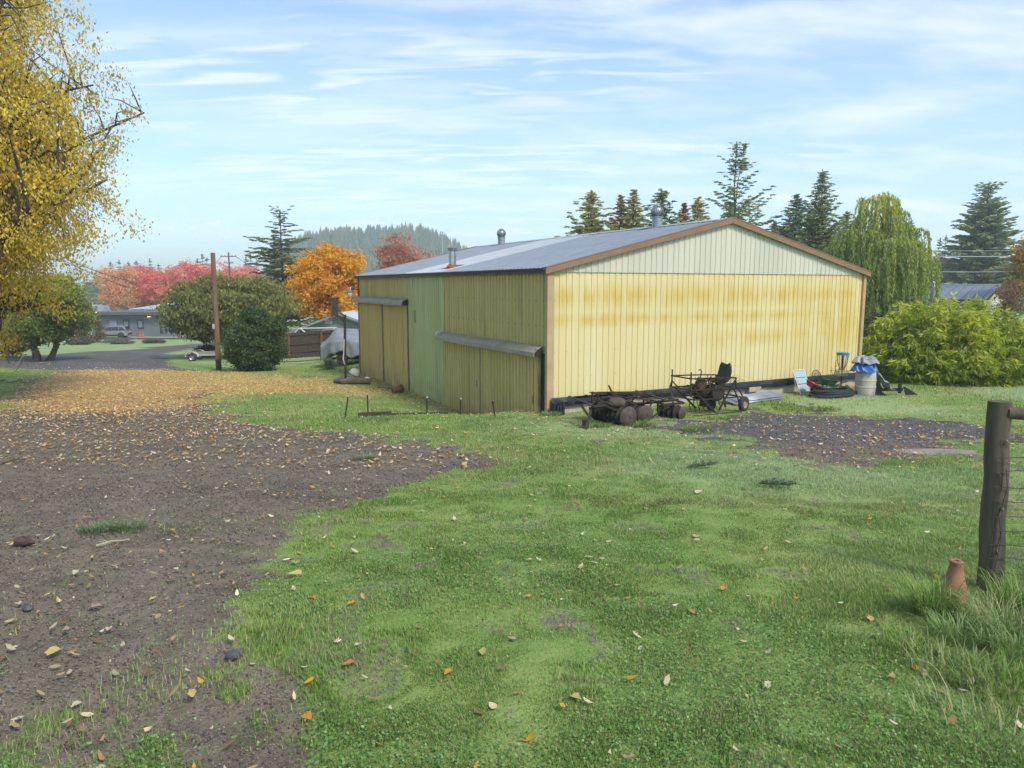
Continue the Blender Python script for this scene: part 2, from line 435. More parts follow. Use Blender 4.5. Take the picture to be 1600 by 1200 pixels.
def ground_mat():
    m, nt, b, o = new_mat('ground')
    at_ = nt.nodes.new('ShaderNodeAttribute'); at_.attribute_name = 'Col'
    s = nt.nodes.new('ShaderNodeSeparateColor'); nt.links.new(at_.outputs[0], s.inputs[0])
    at2 = nt.nodes.new('ShaderNodeAttribute'); at2.attribute_name = 'Dark'
    v = objco(nt)
    nf = noise(nt, v, 26, 5, .7); nm = noise(nt, v, 5, 6, .65); nl = noise(nt, v, .55, 5, .6); nh = noise(nt, v, 90, 3, .7)
    g = mix(nt, ramp(nt, nm, [(.35, 0.), (.68, 1.)]), (.13, .22, .045), (.215, .30, .08))
    g = mix(nt, ramp(nt, nl, [(.42, 0.), (.62, .8)]), g, (.27, .31, .10))
    g = mix(nt, ramp(nt, nf, [(.56, 0.), (.72, .55)]), g, (.29, .25, .12))
    g = mix(nt, math_n(nt, 'MULTIPLY', s.outputs[2], .45), g, (.36, .43, .24))
    br = mix(nt, ramp(nt, nm, [(.38, 0.), (.64, 1.)]), (.118, .093, .064), (.190, .153, .107))
    br = mix(nt, ramp(nt, nh, [(.52, 0.), (.68, .75)]), br, (.34, .30, .25))
    br = mix(nt, ramp(nt, nf, [(.60, 0.), (.72, .7)]), br, (.06, .045, .034))
    bk = mix(nt, ramp(nt, nm, [(.38, 0.), (.64, 1.)]), (.075, .071, .071), (.125, .119, .116))
    bk = mix(nt, ramp(nt, nh, [(.55, 0.), (.75, .7)]), bk, (.24, .228, .22))
    bk = mix(nt, ramp(nt, nl, [(.50, 0.), (.66, .6)]), bk, (.165, .142, .12))
    at3 = nt.nodes.new('ShaderNodeAttribute'); at3.attribute_name = 'Track'
    br = mix(nt, math_n(nt, 'MULTIPLY', at3.outputs['Fac'], .7), br, mix(nt, ramp(nt, nf, [(.4, 0.), (.6, 1.)]), (.25, .205, .155), (.17, .138, .105)))
    br = mix(nt, ramp(nt, noise(nt, v, 1.3, 5, .6), [(.5, 0.), (.66, .6)]), br, (.095, .077, .06))
    rock = mix(nt, ramp(nt, math_n(nt, 'ADD', at2.outputs['Fac'], math_n(nt, 'MULTIPLY', math_n(nt, 'SUBTRACT', nl, .5), .7)), [(.3, 0.), (.7, 1.)]), br, bk)
    lf = mix(nt, ramp(nt, noise(nt, v, 11, 3, .8), [(.35, 0.), (.65, 1.)]), (.60, .39, .12), (.38, .235, .11))
    fac = math_n(nt, 'ADD', s.outputs[0], math_n(nt, 'MULTIPLY', math_n(nt, 'SUBTRACT', nf, .5), 1.1))
    c = mix(nt, ramp(nt, fac, [(.40, 0.), (.60, 1.)]), g, rock)
    fl = math_n(nt, 'ADD', s.outputs[1], math_n(nt, 'MULTIPLY', math_n(nt, 'SUBTRACT', noise(nt, v, 7, 4, .7), .5), 1.0))
    c = mix(nt, math_n(nt, 'MULTIPLY', ramp(nt, fl, [(.45, 0.), (.95, 1.)]), .75), c, lf)
    nt.links.new(c, b.inputs['Base Color']); b.inputs['Roughness'].default_value = .92; b.inputs['Specular IOR Level'].default_value = .2
    vo = nt.nodes.new('ShaderNodeTexVoronoi'); vo.inputs['Scale'].default_value = 55; nt.links.new(v, vo.inputs['Vector'])
    hgt = math_n(nt, 'ADD', math_n(nt, 'MULTIPLY', vo.outputs['Distance'], .5), nf)
    bump(nt, b, hgt, .55, .02)
    return m
GM = ground_mat()
PV = np.stack([GX.ravel(), GY.ravel(), GZ.ravel()], 1)
PC = np.stack([gr.ravel(), car.ravel(), fro.ravel()], 1)
for k, nm in ((0, 'ground'), (1, 'gravel_drive'), (2, 'gravel_yard'), (3, 'gravel_road')):
    f = F4[cat_ == k]
    used, inv = np.unique(f, return_inverse=True)
    me = np_mesh(nm, PV[used], inv.reshape(f.shape), PC[used], smooth=True)
    d = me.attributes.new('Dark', 'FLOAT', 'POINT'); d.data.foreach_set('value', drk.ravel()[used].astype(np.float32))
    d2 = me.attributes.new('Track', 'FLOAT', 'POINT'); d2.data.foreach_set('value', RT.ravel()[used].astype(np.float32))
    tag(link(nm, me, GM), kind='structure')
# ---------------------------------------------------------------- the barn
def siding_mat(name, base, base2, stain=None, bands=(), dirt=.35):
    m, nt, b, o = new_mat(name); v = objco(nt)
    s = nt.nodes.new('ShaderNodeSeparateXYZ'); nt.links.new(v, s.inputs[0])
    sheet = noise(nt, v, 1.0, 2, .5, (1.1, 1.1, .06))
    col = mix(nt, ramp(nt, sheet, [(.38, 0.), (.62, 1.)]), base, base2)
    streak = noise(nt, v, 2.2, 6, .65, (3.2, 3.2, .16))
    if stain:
        f = None
        for (zc, zw, x0, x1, amt) in bands:
            g = math_n(nt, 'SUBTRACT', 1.0, math_n(nt, 'MINIMUM', math_n(nt, 'ABSOLUTE', math_n(nt, 'DIVIDE', math_n(nt, 'SUBTRACT', s.outputs[2], zc), zw)), 1.0))
            if x0 is not None:
                mr = N(nt, 'ShaderNodeMapRange', i_1=x0, i_2=x1); mr.interpolation_type = 'SMOOTHSTEP'; nt.links.new(s.outputs[0], mr.inputs[0])
                g = math_n(nt, 'MULTIPLY', g, mr.outputs[0])
            g = math_n(nt, 'MULTIPLY', g, amt); f = g if f is None else math_n(nt, 'MAXIMUM', f, g)
        blot = noise(nt, v, 1.3, 5, .62, (1.2, 1.2, .55))
        wn = nt.nodes.new('ShaderNodeTexWhiteNoise'); wn.noise_dimensions = '1D'; nt.links.new(math_n(nt, 'FLOOR', math_n(nt, 'DIVIDE', s.outputs[0], .2)), wn.inputs['W'])
        f = math_n(nt, 'MULTIPLY', f, ramp(nt, wn.outputs[0], [(.0, .5), (.6, 1.)]))
        f = math_n(nt, 'MULTIPLY', f, ramp(nt, math_n(nt, 'ADD', math_n(nt, 'MULTIPLY', blot, .55), math_n(nt, 'MULTIPLY', streak, .45)), [(.40, .04), (.54, 1.)]))
        col = mix(nt, f, col, stain)
    col = mix(nt, math_n(nt, 'MULTIPLY', ramp(nt, streak, [(.52, 0.), (.74, 1.)]), dirt), col, tuple(x * .55 for x in base))
    fx = math_n(nt, 'ABSOLUTE', math_n(nt, 'SUBTRACT', math_n(nt, 'FRACT', math_n(nt, 'DIVIDE', s.outputs[0 if name.startswith('faded') or name.startswith('fibre') else 1], .4)), .5))
    fz = math_n(nt, 'ABSOLUTE', math_n(nt, 'SUBTRACT', math_n(nt, 'FRACT', math_n(nt, 'DIVIDE', s.outputs[2], .68)), .5))
    dot = math_n(nt, 'MULTIPLY', math_n(nt, 'LESS_THAN', fx, .035), math_n(nt, 'LESS_THAN', fz, .022))
    col = mix(nt, math_n(nt, 'MULTIPLY', dot, .65), col, tuple(x * .42 for x in base))
    # splash of rust brown near the foot
    mr = N(nt, 'ShaderNodeMapRange', i_1=-1.2, i_2=-2.1); nt.links.new(s.outputs[2], mr.inputs[0])
    col = mix(nt, math_n(nt, 'MULTIPLY', mr.outputs[0], ramp(nt, noise(nt, v, 1.4, 4), [(.4, 0.), (.7, .5)])), col, (.22, .12, .04))
    nt.links.new(col, b.inputs['Base Color']); b.inputs['Roughness'].default_value = .5; b.inputs['Specular IOR Level'].default_value = .3
    bump(nt, b, noise(nt, v, 2.0, 3, .5, (1, 1, .3)), .12, .02)
    return m
YEL = siding_mat('faded_yellow_siding', (.665, .56, .275), (.695, .605, .335), (.60, .435, .11), [(1.80, .46, None, None, 1.25), (1.18, .27, None, None, 1.1), (.50, .36, 3.5, 8.0, 1.0), (.9, 2.6, 7.2, 12.2, 1.2)], .12)
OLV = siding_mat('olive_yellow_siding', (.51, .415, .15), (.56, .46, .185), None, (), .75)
DOORM = siding_mat('ochre_door_siding', (.60, .475, .185), (.56, .43, .16), None, (), .7)
GRN = siding_mat('pale_green_siding', (.46, .49, .225), (.50, .53, .255), None, (), .6)
PALE = siding_mat('fibreglass_siding', (.60, .585, .47), (.54, .53, .425), None, (), .3)
TRIM = M('brown_trim', (.27, .165, .095), (.22, .13, .075), 3, .55)
TRIM2 = M('tan_corner_trim', (.50, .36, .20), (.40, .275, .15), 2, .6)
HOOD = M('grey_hood_metal', (.34, .29, .21), (.26, .22, .16), 3, .6, stretch=(1, 1, .4))
BLKP = M('black_plastic', (.010, .012, .017), (.02, .023, .03), 5, .38, bmp=.6, bscale=5)
CONC = M('old_concrete', (.46, .42, .35), (.36, .32, .25), 3, .9, bmp=.3, c3=(.16, .13, .09))
DARK = M('dark_gap', (.02, .018, .015), (.03, .026, .02), 5, .9)
STEEL = M('galvanised_steel', (.42, .43, .44), (.30, .31, .33), 8, .42, .8)

def roof_metal():
    m, nt, b, o = new_mat('grey_roof_metal'); v = objco(nt)
    col = mix(nt, ramp(nt, noise(nt, v, 1.1, 4, .6, (1, 2.2, 1)), [(.35, 0.), (.66, 1.)]), (.17, .205, .26), (.135, .165, .21))
    col = mix(nt, ramp(nt, noise(nt, v, 14, 3, .8), [(.66, 0.), (.72, .8)]), col, (.16, .13, .10))
    nt.links.new(col, b.inputs['Base Color']); b.inputs['Metallic'].default_value = .1; b.inputs['Roughness'].default_value = .5; b.inputs['Specular IOR Level'].default_value = .35
    return m
ROOFM = roof_metal()
SKYL = M('translucent_roof_panel', (.27, .305, .355), (.21, .245, .30), 2.5, .4)

barn = thing('barn', 'long metal barn clad in yellow ribbed siding with low grey gabled roof', 'barn', (BC[0], BC[1], 0), math.atan2(BU[1], BU[0]))
EAVE, RIDGE = 2.58, 4.06
WALLTOP = 2.48
def roofz(u): return EAVE + (RIDGE - EAVE) * (1 - abs(u - BL / 2) / (BL / 2))

def rib_xs(x0, x1, period=.2, rib=.034, h=.02):
    pts = [(x0, 0)]; x = x0 + period * .5
    while x + rib + .02 < x1:
        j = .010 * math.sin(len(pts) * 2.3); q = rib * (1.5 if len(pts) % 20 == 1 else 1); pts += [(x + j - .012, 0), (x + j, h), (x + j + q, h), (x + j + q + .012, 0)]; x += period
    pts.append((x1, 0)); return pts

def siding(x0, x1, zb, zt, plane, off, name, mat, period=.2, parent=barn):
    """ribbed sheet; plane 'g': along local x facing -y, plane 's': along local y facing -x"""
    mb = MB(); P = rib_xs(x0, x1, period) if plane == 'g' else rib_xs(x0, x1, period, .075, .034)
    vs = []
    for x, h in P:
        b_ = zb(x) if callable(zb) else zb; t_ = zt(x) if callable(zt) else zt
        for z in (b_, t_): vs.append((x, off - h, z) if plane == 'g' else (off - h, x, z))
    mb.add(vs, [(2 * i, 2 * i + 2, 2 * i + 3, 2 * i + 1) for i in range(len(P) - 1)])
    return mb.obj(name, mat, parent)

# structural core: walls with thickness behind the sheets
core = MB()
core.box((BL / 2, .10, .1), (BL - .1, .12, 4.5)); core.box((BL / 2, BM - .1, .1), (BL - .1, .12, 4.5))
core.box((.10, BM / 2, .05), (.12, BM - .35, 4.7)); core.box((BL - .1, BM / 2, .1), (.12, BM - .35, 4.5))
core.prism([(.3, 2.35), (BL - .3, 2.35), (BL / 2, RIDGE - .13)], .06, .15)
core.prism([(.3, 2.35), (BL - .3, 2.35), (BL / 2, RIDGE - .13)], BM - .15, BM - .06)
core.obj('wall_frame', M('barn_frame_wood', (.2, .14, .08), scale=3), barn)
SB = -.92
siding(.06, BL - .06, SB, WALLTOP, 'g', 0.0, 'gable_siding', YEL)
siding(.25, BL - .25, WALLTOP - .03, lambda u: roofz(u) - .06, 'g', -.028, 'upper_gable_siding', PALE)
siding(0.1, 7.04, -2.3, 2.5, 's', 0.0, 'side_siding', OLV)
siding(7.04, 10.64, -2.3, 2.5, 's', -.012, 'green_side_siding', GRN)
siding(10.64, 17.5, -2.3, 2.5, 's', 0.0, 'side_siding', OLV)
siding(0, BM, -2.0, 2.5, 's', BL + .03, 'far_side_siding', YEL)
siding(.1, BL - .1, -2.3, lambda u: roofz(u) - .06, 'g', BM + .04, 'rear_siding', YEL)
# foundation
f = MB(); f.box((BL / 2, .035, -1.55), (BL - .04, .23, 1.2)); f.obj('foundation', CONC, barn)
pl = MB()                                      # sagging black plastic strip under the siding
n = 90; vs = []
for i in range(n + 1):
    u = .04 + (BL - .1) * i / n
    sag = .16 + .03 * math.sin(u * 1.7) + .05 * (vnoise(u, 3, .5) - .5)
    vs += [(u, -.125 - .012 * (vnoise(u, 9, .3)), SB + .05), (u, -.165 - .035 * float(vnoise(u, 5, .25)), SB - .07), (u, -.15 - .03 * float(vnoise(u, 7, .3)), SB - float(sag))]
pl.add(vs, [(3 * i + k, 3 * i + 3 + k, 3 * i + 4 + k, 3 * i + 1 + k) for i in range(n) for k in (0, 1)])
pl.obj('skirt_plastic', BLKP, barn, True)
# corner posts and trims
c = MB(); c.box((-.005, -.02, .18), (.11, .12, 4.5)); c.box((.105, -.045, .77), (.10, .05, 3.42)); c.obj('corner_trim', TRIM2, barn)
c = MB(); c.box((BL + .01, -.02, .4), (.13, .1, 4.1)); c.obj('corner_trim', TRIM2, barn)
c = MB(); c.box((-.02, BM - .02, .1), (.1, .12, 4.7)); c.obj('corner_trim', TRIM, barn)
# roof slopes: ribbed, ribs run from ridge to eave
OV, OVE = .12, .14
def slope(y0, y1, side, dz, name, mat):
    mb = MB(); P = rib_xs(y0, y1, .23, .05, .022); vs = []
    for y, h in P:
        for u in ((-OVE, BL / 2) if side < 0 else (BL + OVE, BL / 2)):
            ue = EAVE - OVE * (RIDGE - EAVE) / (BL / 2) if u < 0 or u > BL else RIDGE
            vs.append((u, y, ue + h + dz))
    k = len(P)
    mb.add(vs, [(2 * i, 2 * i + 1, 2 * i + 3, 2 * i + 2) for i in range(k - 1)])
    o = mb.obj(name, mat, barn)
    sm = o.modifiers.new('s', 'SOLIDIFY'); sm.thickness = .02; sm.offset = -1
    return o
slope(-OV, 7.0, -1, 0, 'roof_slope', ROOFM); slope(7.0, 10.8, -1, .005, 'translucent_roof_strip', SKYL); slope(10.8, BM + OV, -1, 0, 'roof_slope', ROOFM)
slope(-OV, BM + OV, 1, 0, 'roof_slope', ROOFM)
rc = MB(); rc.prism([(BL / 2 - .22, RIDGE - .02), (BL / 2, RIDGE + .045), (BL / 2 + .22, RIDGE - .02), (BL / 2, RIDGE + .01)], -OV - .01, BM + OV + .01); rc.obj('ridge_cap', M('ridge_metal', (.5, .54, .58), scale=2, rough=.4, metal=.4), barn)
fa = MB(); fa.box((-OVE + .005, BM / 2, EAVE - .105), (.05, BM + 2 * OV, .11)); fa.box((-OVE - .035, BM / 2, EAVE - .05), (.06, BM + 2 * OV, .035)); fa.obj('eave_fascia', M('dark_fascia', (.045, .038, .034), (.07, .06, .05), 2, .6), barn)
for s_, yy in ((-1, -OV - .02), (-1, BM + OV + .02)):
    rk = MB()
    for a_, b_ in (((-OVE - .02, EAVE - .05), (BL / 2 - .002, RIDGE + .01)), ((BL + OVE + .02, EAVE - .05), (BL / 2 + .002, RIDGE + .01))):
        rk.prism([(a_[0], a_[1] + .02), (a_[0], a_[1] - .135), (b_[0], b_[1] - .135), (b_[0], b_[1] + .02)], yy - .025, yy + .025)
        rk.prism([(a_[0], a_[1] + .045), (a_[0], a_[1] + .022), (b_[0], b_[1] + .022), (b_[0], b_[1] + .045)], yy - .035, yy + .09)
    rk.obj('rake_trim', TRIM, barn)
# sliding doors with track hoods
def sdoor(y0, y1, ztop, zb, off, mat, label=None):
    o = siding(y0, y1, zb, ztop, 's', off, 'sliding_door', mat)
    for yy in (y0, y1):
        e = MB(); e.box((off + .01, yy, (ztop + zb) / 2), (.06, .05, ztop - zb)); e.obj('edge_frame', M('door_edge', (.30, .25, .13), (.16, .12, .07), 2, .6), o)
    h = MB(); h.box((off - .03, y0 + .35 if y0 > 10 else y0 + .3, zb + 1.25), (.03, .04, .22)); h.obj('handle', STEEL, o)
    if label: o['label'] = label
    return o
sdoor(10.75, 13.80, 1.35, -2.25, -.05, DOORM); sdoor(13.84, 17.30, 1.35, -2.25, -.09, DOORM)
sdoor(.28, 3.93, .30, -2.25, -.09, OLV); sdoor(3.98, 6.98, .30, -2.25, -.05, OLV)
def hood(y0, y1, zt, tip=None):
    mb = MB(); prof = [(.0, zt), (-.10, zt - .01), (-.25, zt - .075), (-.33, zt - .17), (-.345, zt - .28), (-.325, zt - .28), (-.31, zt - .18), (-.235, zt - .1), (-.1, zt - .035), (0, zt - .03)]
    mb.prism(prof, y0, y1)
    for yy in np.arange(y0 + 1.2, y1 - .3, 1.5): mb.prism([(p[0] * 1.015, p[1] + .004) for p in prof], yy - .03, yy + .03)
    o = mb.obj('track_hood', HOOD, barn)
    for yy in (y0 + .02, y1 - .02):
        bk = MB(); bk.box((-.16, yy, zt - .17), (.22, .03, .2)); bk.obj('hood_bracket', DARK, o)
    return o
hood(10.62, 17.55, 1.60)
h2 = hood(.16, 7.10, .50)
w = MB(); w.ball((-.18, 7.13, .40), .17, 12, (1, .35, .75), .25); w.obj('plastic_wrap', M('white_plastic_film', (.55, .58, .62), (.4, .43, .48), 9, .35), h2, True)
g_ = MB(); g_.box((-.02, .19, -.95), (.05, .16, 2.5)); g_.obj('door_gap', DARK, barn)
g_ = MB(); g_.box((-.035, 9.9, .92), (.03, .22, .46)); g_.obj('patch_plate', M('ply_patch', (.32, .28, .16), scale=6), barn)
# black plastic bundled at the corner
bb = MB()
for k in range(16):
    a_ = k * .7; r_ = .06 + .05 * (k % 3)
    x0 = -.02 + r_ * math.cos(a_) + .16; y0 = -.28 + r_ * .8 * math.sin(a_)
    pts = [(x0 + .03 * math.sin(q * 3 + k), y0 + .02 * math.cos(q * 2 + k), -.98 - q * .5 - .06 * (k % 2)) for q in np.linspace(0, 1, 6)]
    bb.tube(pts, [.035, .05, .045, .055, .05, .03], 6)
tag(bb.obj('plastic_sheet', BLKP, None, True), 'crumpled black plastic sheeting bunched at the near corner of the yellow barn', 'plastic sheet')
o_ = bpy.data.objects['plastic_sheet']; o_.location = barn.location; o_.rotation_euler = barn.rotation_euler
# rust stains / fasteners on the pipe: roof vents and flue
def turbine(t, u, label):
    o = thing('roof_ventilator', label, 'roof vent', (0, 0, 0), 0, 'turbine vents on the barn roof')
    p = BC + BU * u + BV * t; o.location = (p[0], p[1], roofz(u) - .05)
    a_ = MB(); a_.lathe([(.17, 0), (.17, .36), (.19, .37), (.19, .40), (.15, .42)], 20); a_.obj('base_pipe', STEEL, o, True)
    hd = MB(); hd.ball((0, 0, .57), .2, 24, (1, 1, .95))
    for k in range(20):
        q = 2 * math.pi * k / 20
        hd.tube([(.21 * math.sin(th) * math.cos(q + th * .3), .21 * math.sin(th) * math.sin(q + th * .3), .57 + .2 * math.cos(th)) for th in np.linspace(.35, 2.75, 9)], .012, 4)
    hd.lathe([(.1, .76), (.08, .79), (0.001, .80)], 16); hd.obj('turbine_head', STEEL, o, True)
turbine(3.16, BL / 2 - .15, 'turbine vent on the barn ridge nearest the gable')
turbine(14.66, BL / 2 - .15, 'smaller looking turbine vent far back along the barn ridge')
p = BC + BU * .62 + BV * 7.75
fl = thing('flue_pipe', 'steel stove pipe with cap on a rusty red boot above the barn eave', 'stove pipe', (p[0], p[1], roofz(.62)), math.atan2(BU[1], BU[0]))
a_ = MB(); a_.lathe([(.13, 0), (.13, .52), (.10, .53), (.10, .60)], 18); a_.obj('pipe', M('shiny_steel', (.55, .55, .54), (.4, .4, .4), 5, .25, .9), fl, True)
a_ = MB(); a_.lathe([(.15, .60), (.16, .62), (.16, .68), (.17, .70), (.04, .76)], 18); a_.obj('cap', STEEL, fl, True)
a_ = MB(); a_.box((.02, 0, .035), (.62, .5, .02), Matrix.Rotation(-.232, 3, 'Y')); a_.lathe([(.24, .02), (.15, .12)], 18); a_.obj('roof_boot', M('rust_red_boot', (.30, .09, .05), (.22, .07, .04), 6, .7), fl)
# yard lamp on an arm at the far corner
p = BC + BV * 17.4
ly = thing('yard_lamp', 'round glass yard light on a thin arm at the far barn corner', 'lamp', (p[0], p[1], 1.9), math.atan2(BU[1], BU[0]))
a_ = MB(); a_.tube([(-.02, .05, 0), (-.3, .15, .05), (-.42, .2, .03)], .018, 8); a_.obj('arm', DARK, ly)
a_ = MB(); a_.lathe([(.05, .12), (.06, .10), (.07, -.02), (.16, -.08), (.16, -.10), (.1, -.1)], 16, Matrix.Translation((-.42, .2, 0))); a_.obj('housing', STEEL, ly, True)
a_ = MB(); a_.lathe([(.10, -.1), (.13, -.18), (.13, -.28), (.08, -.36), (.01, -.38)], 16, Matrix.Translation((-.42, .2, 0))); a_.obj('glass', M('lamp_glass', (.6, .6, .58), (.5, .5, .5), 5, .15), ly, True)
# ---------------------------------------------------------------- trees
def unit(n):
    v = rng.normal(size=(n, 3)); return v / np.linalg.norm(v, axis=1, keepdims=True)

def leaves_mesh(name, C, size, aspect, cols, A=None, jitter=.35, flat=0.0):
    """rhombic leaves at centres C; A optional preferred long axis"""
    n = len(C)
    a = unit(n) if A is None else A + unit(n) * jitter
    a /= np.linalg.norm(a, axis=1, keepdims=True) + 1e-9
    u = unit(n); u[:, 2] += flat * 2
    b = np.cross(a, u); b /= np.linalg.norm(b, axis=1, keepdims=True) + 1e-9
    s = (size * (.65 + .7 * rng.random(n)))[:, None]
    V = np.stack([C - a * s * .5, C + b * s * .5 * aspect + a * s * .05, C + a * s * .5, C - b * s * .5 * aspect + a * s * .05], 1).reshape(-1, 3)
    F = np.arange(4 * n).reshape(n, 4)
    return np_mesh(name, V, F, np.repeat(cols, 4, 0))

def pick(pal, w, jit=.12):
    """colours from a palette by a 0..1 position, with jitter"""
    pal = np.array(pal); k = len(pal) - 1
    t = np.clip(w, 0, .9999) * k; i = t.astype(int); f = (t - i)[:, None]
    c = pal[i] * (1 - f) + pal[i + 1] * f
    return np.clip(c * (1 + jit * rng.normal(size=(len(w), 1))), .004, 1)

BARK = M('bark', (.10, .075, .055), (.05, .038, .03), 9, .9, bmp=.6, stretch=(3, 3, .5))
BARK_PALE = M('pale_bark', (.42, .34, .27), (.28, .22, .17), 9, .9)
LEAF = leaf_mat('leaf', .45); NEEDLE = leaf_mat('needle', .32, .6)

def curve(a, b, lift=.0, n=6, wob=.05):
    a, b = np.array(a, float), np.array(b, float); L = np.linalg.norm(b - a)
    t = np.linspace(0, 1, n)[:, None]
    p = a * (1 - t) + b * t; p[:, 2] += lift * L * np.sin(t[:, 0] * math.pi)
    w = rng.normal(size=(n, 3)) * wob * L; w[0] = 0; w[-1] = 0
    return p + w

def tree(label, base, H, cz, rad, pal, trunk_r=.18, limbs=14, secs=9, per=60, leaf=.16, aspect=.5, s2=.28, s3=.12, name='broadleaf_tree', group=None,
         bark=None, stems=1, lean=(0, 0), lump=.25, shell=.55, droop=0., lowlimb=.28, top_w=0, cat='tree', offs=(0, 0), mat=None, flat=0., squash=1., cmap=None, keep=None):
    """trunk and limbs grown out to clumps scattered through a lumpy crown; sizes in metres, crown centre cz above the base"""
    o = thing(name, label, cat, base, 0, group)
    rx, ry, rz = rad; mb = MB(); P = []; W = []; ax = []
    stem_tops = []
    for s in range(stems):
        a = 2 * math.pi * s / max(stems, 1) + .6
        off = np.array([math.cos(a), math.sin(a), 0]) * (0 if stems == 1 else trunk_r * 1.3)
        top = np.array([lean[0] + off[0] * 4 + offs[0] * .5, lean[1] + off[1] * 4 + offs[1] * .5, cz + rz * .45])
        pts = curve(off + np.array([0, 0, -.3]), top, 0, 8, .025)
        rr = [trunk_r * (1.35 if i == 0 else (1 - .82 * i / 7)) / (stems ** .4) for i in range(8)]
        mb.tube(pts, rr, 9); stem_tops.append((pts, rr))
    for i in range(limbs):
        d = unit(1)[0]; d[2] = d[2] * .9 + .12
        lum = 1 + lump * (2 * float(vnoise(d[0] * 3 + i * .0, d[1] * 3 + d[2] * 2.3, .9, 40 + int(H * 10) % 17)) - 1)
        r = (shell + (1 - shell) * rng.random()) * lum
        e = np.array([offs[0] + lean[0] * .6, offs[1] + lean[1] * .6, cz]) + d * np.array([rx, ry, rz]) * r
        if e[2] < .15: e[2] = .15 + .3 * rng.random()
        if keep is not None and not keep(e + np.array([1.0, 0, 0])): continue
        pts, rr = stem_tops[i % stems]
        zz_ = np.clip((e[2] - rz * .55) / pts[-1][2], lowlimb, .95)
        k = min(int(zz_ * 7), 6); f_ = zz_ * 7 - k
        s0 = pts[k] * (1 - f_) + pts[k + 1] * f_; r0 = rr[k] * .55
        c = curve(s0, e, .12 - droop * .2, 7, .04)
        mb.tube(c, [r0 * (1 - .85 * q / 6) + .006 for q in range(7)], 6)
        tone = np.clip(rng.normal(.5, .22), 0, 1)
        for j in range(secs):
            t = .45 + .55 * rng.random(); kk = min(int(t * 6), 5); ff = t * 6 - kk
            b0 = c[kk] * (1 - ff) + c[kk + 1] * ff
            q = b0 + rng.normal(size=3) * s2 * np.array([rx, ry, rz * squash])
            q[2] -= droop * abs(rng.normal()) * .4
            cc_ = np.array([offs[0] + lean[0] * .6, offs[1] + lean[1] * .6, cz]); vv_ = (q - cc_) / np.array([rx, ry, rz]); nn_ = np.linalg.norm(vv_)
            if nn_ > .98: q = cc_ + vv_ / nn_ * (.8 + .18 * rng.random()) * np.array([rx, ry, rz])
            q[2] = max(q[2], .12)
            if keep is not None and not keep(q): continue
            c2 = curve(b0, q, .1, 4, .06); mb.tube(c2, [r0 * .22 + .004, r0 * .16 + .003, .006, .004], 4, False)
            n = int(per * (.5 + rng.random()))
            g = q + rng.normal(size=(n, 3)) * s3 * np.array([rx, ry, rz * .8])
            g[:, 2] = np.maximum(g[:, 2] - droop * .3 * rng.random(n), .05)
            P.append(g); W.append(np.clip(tone + .18 * rng.normal(size=n), 0, 1))
    P = np.concatenate(P); W = np.concatenate(W)
    if cmap is not None: W = np.clip(cmap(P, W), 0, 1)
    mb.obj('trunk', bark or BARK, o, True)
    A = None
    if droop: A = np.tile([0, 0, -1.], (len(P), 1))
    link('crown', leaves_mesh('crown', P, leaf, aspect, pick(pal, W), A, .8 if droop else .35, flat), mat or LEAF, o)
    return o

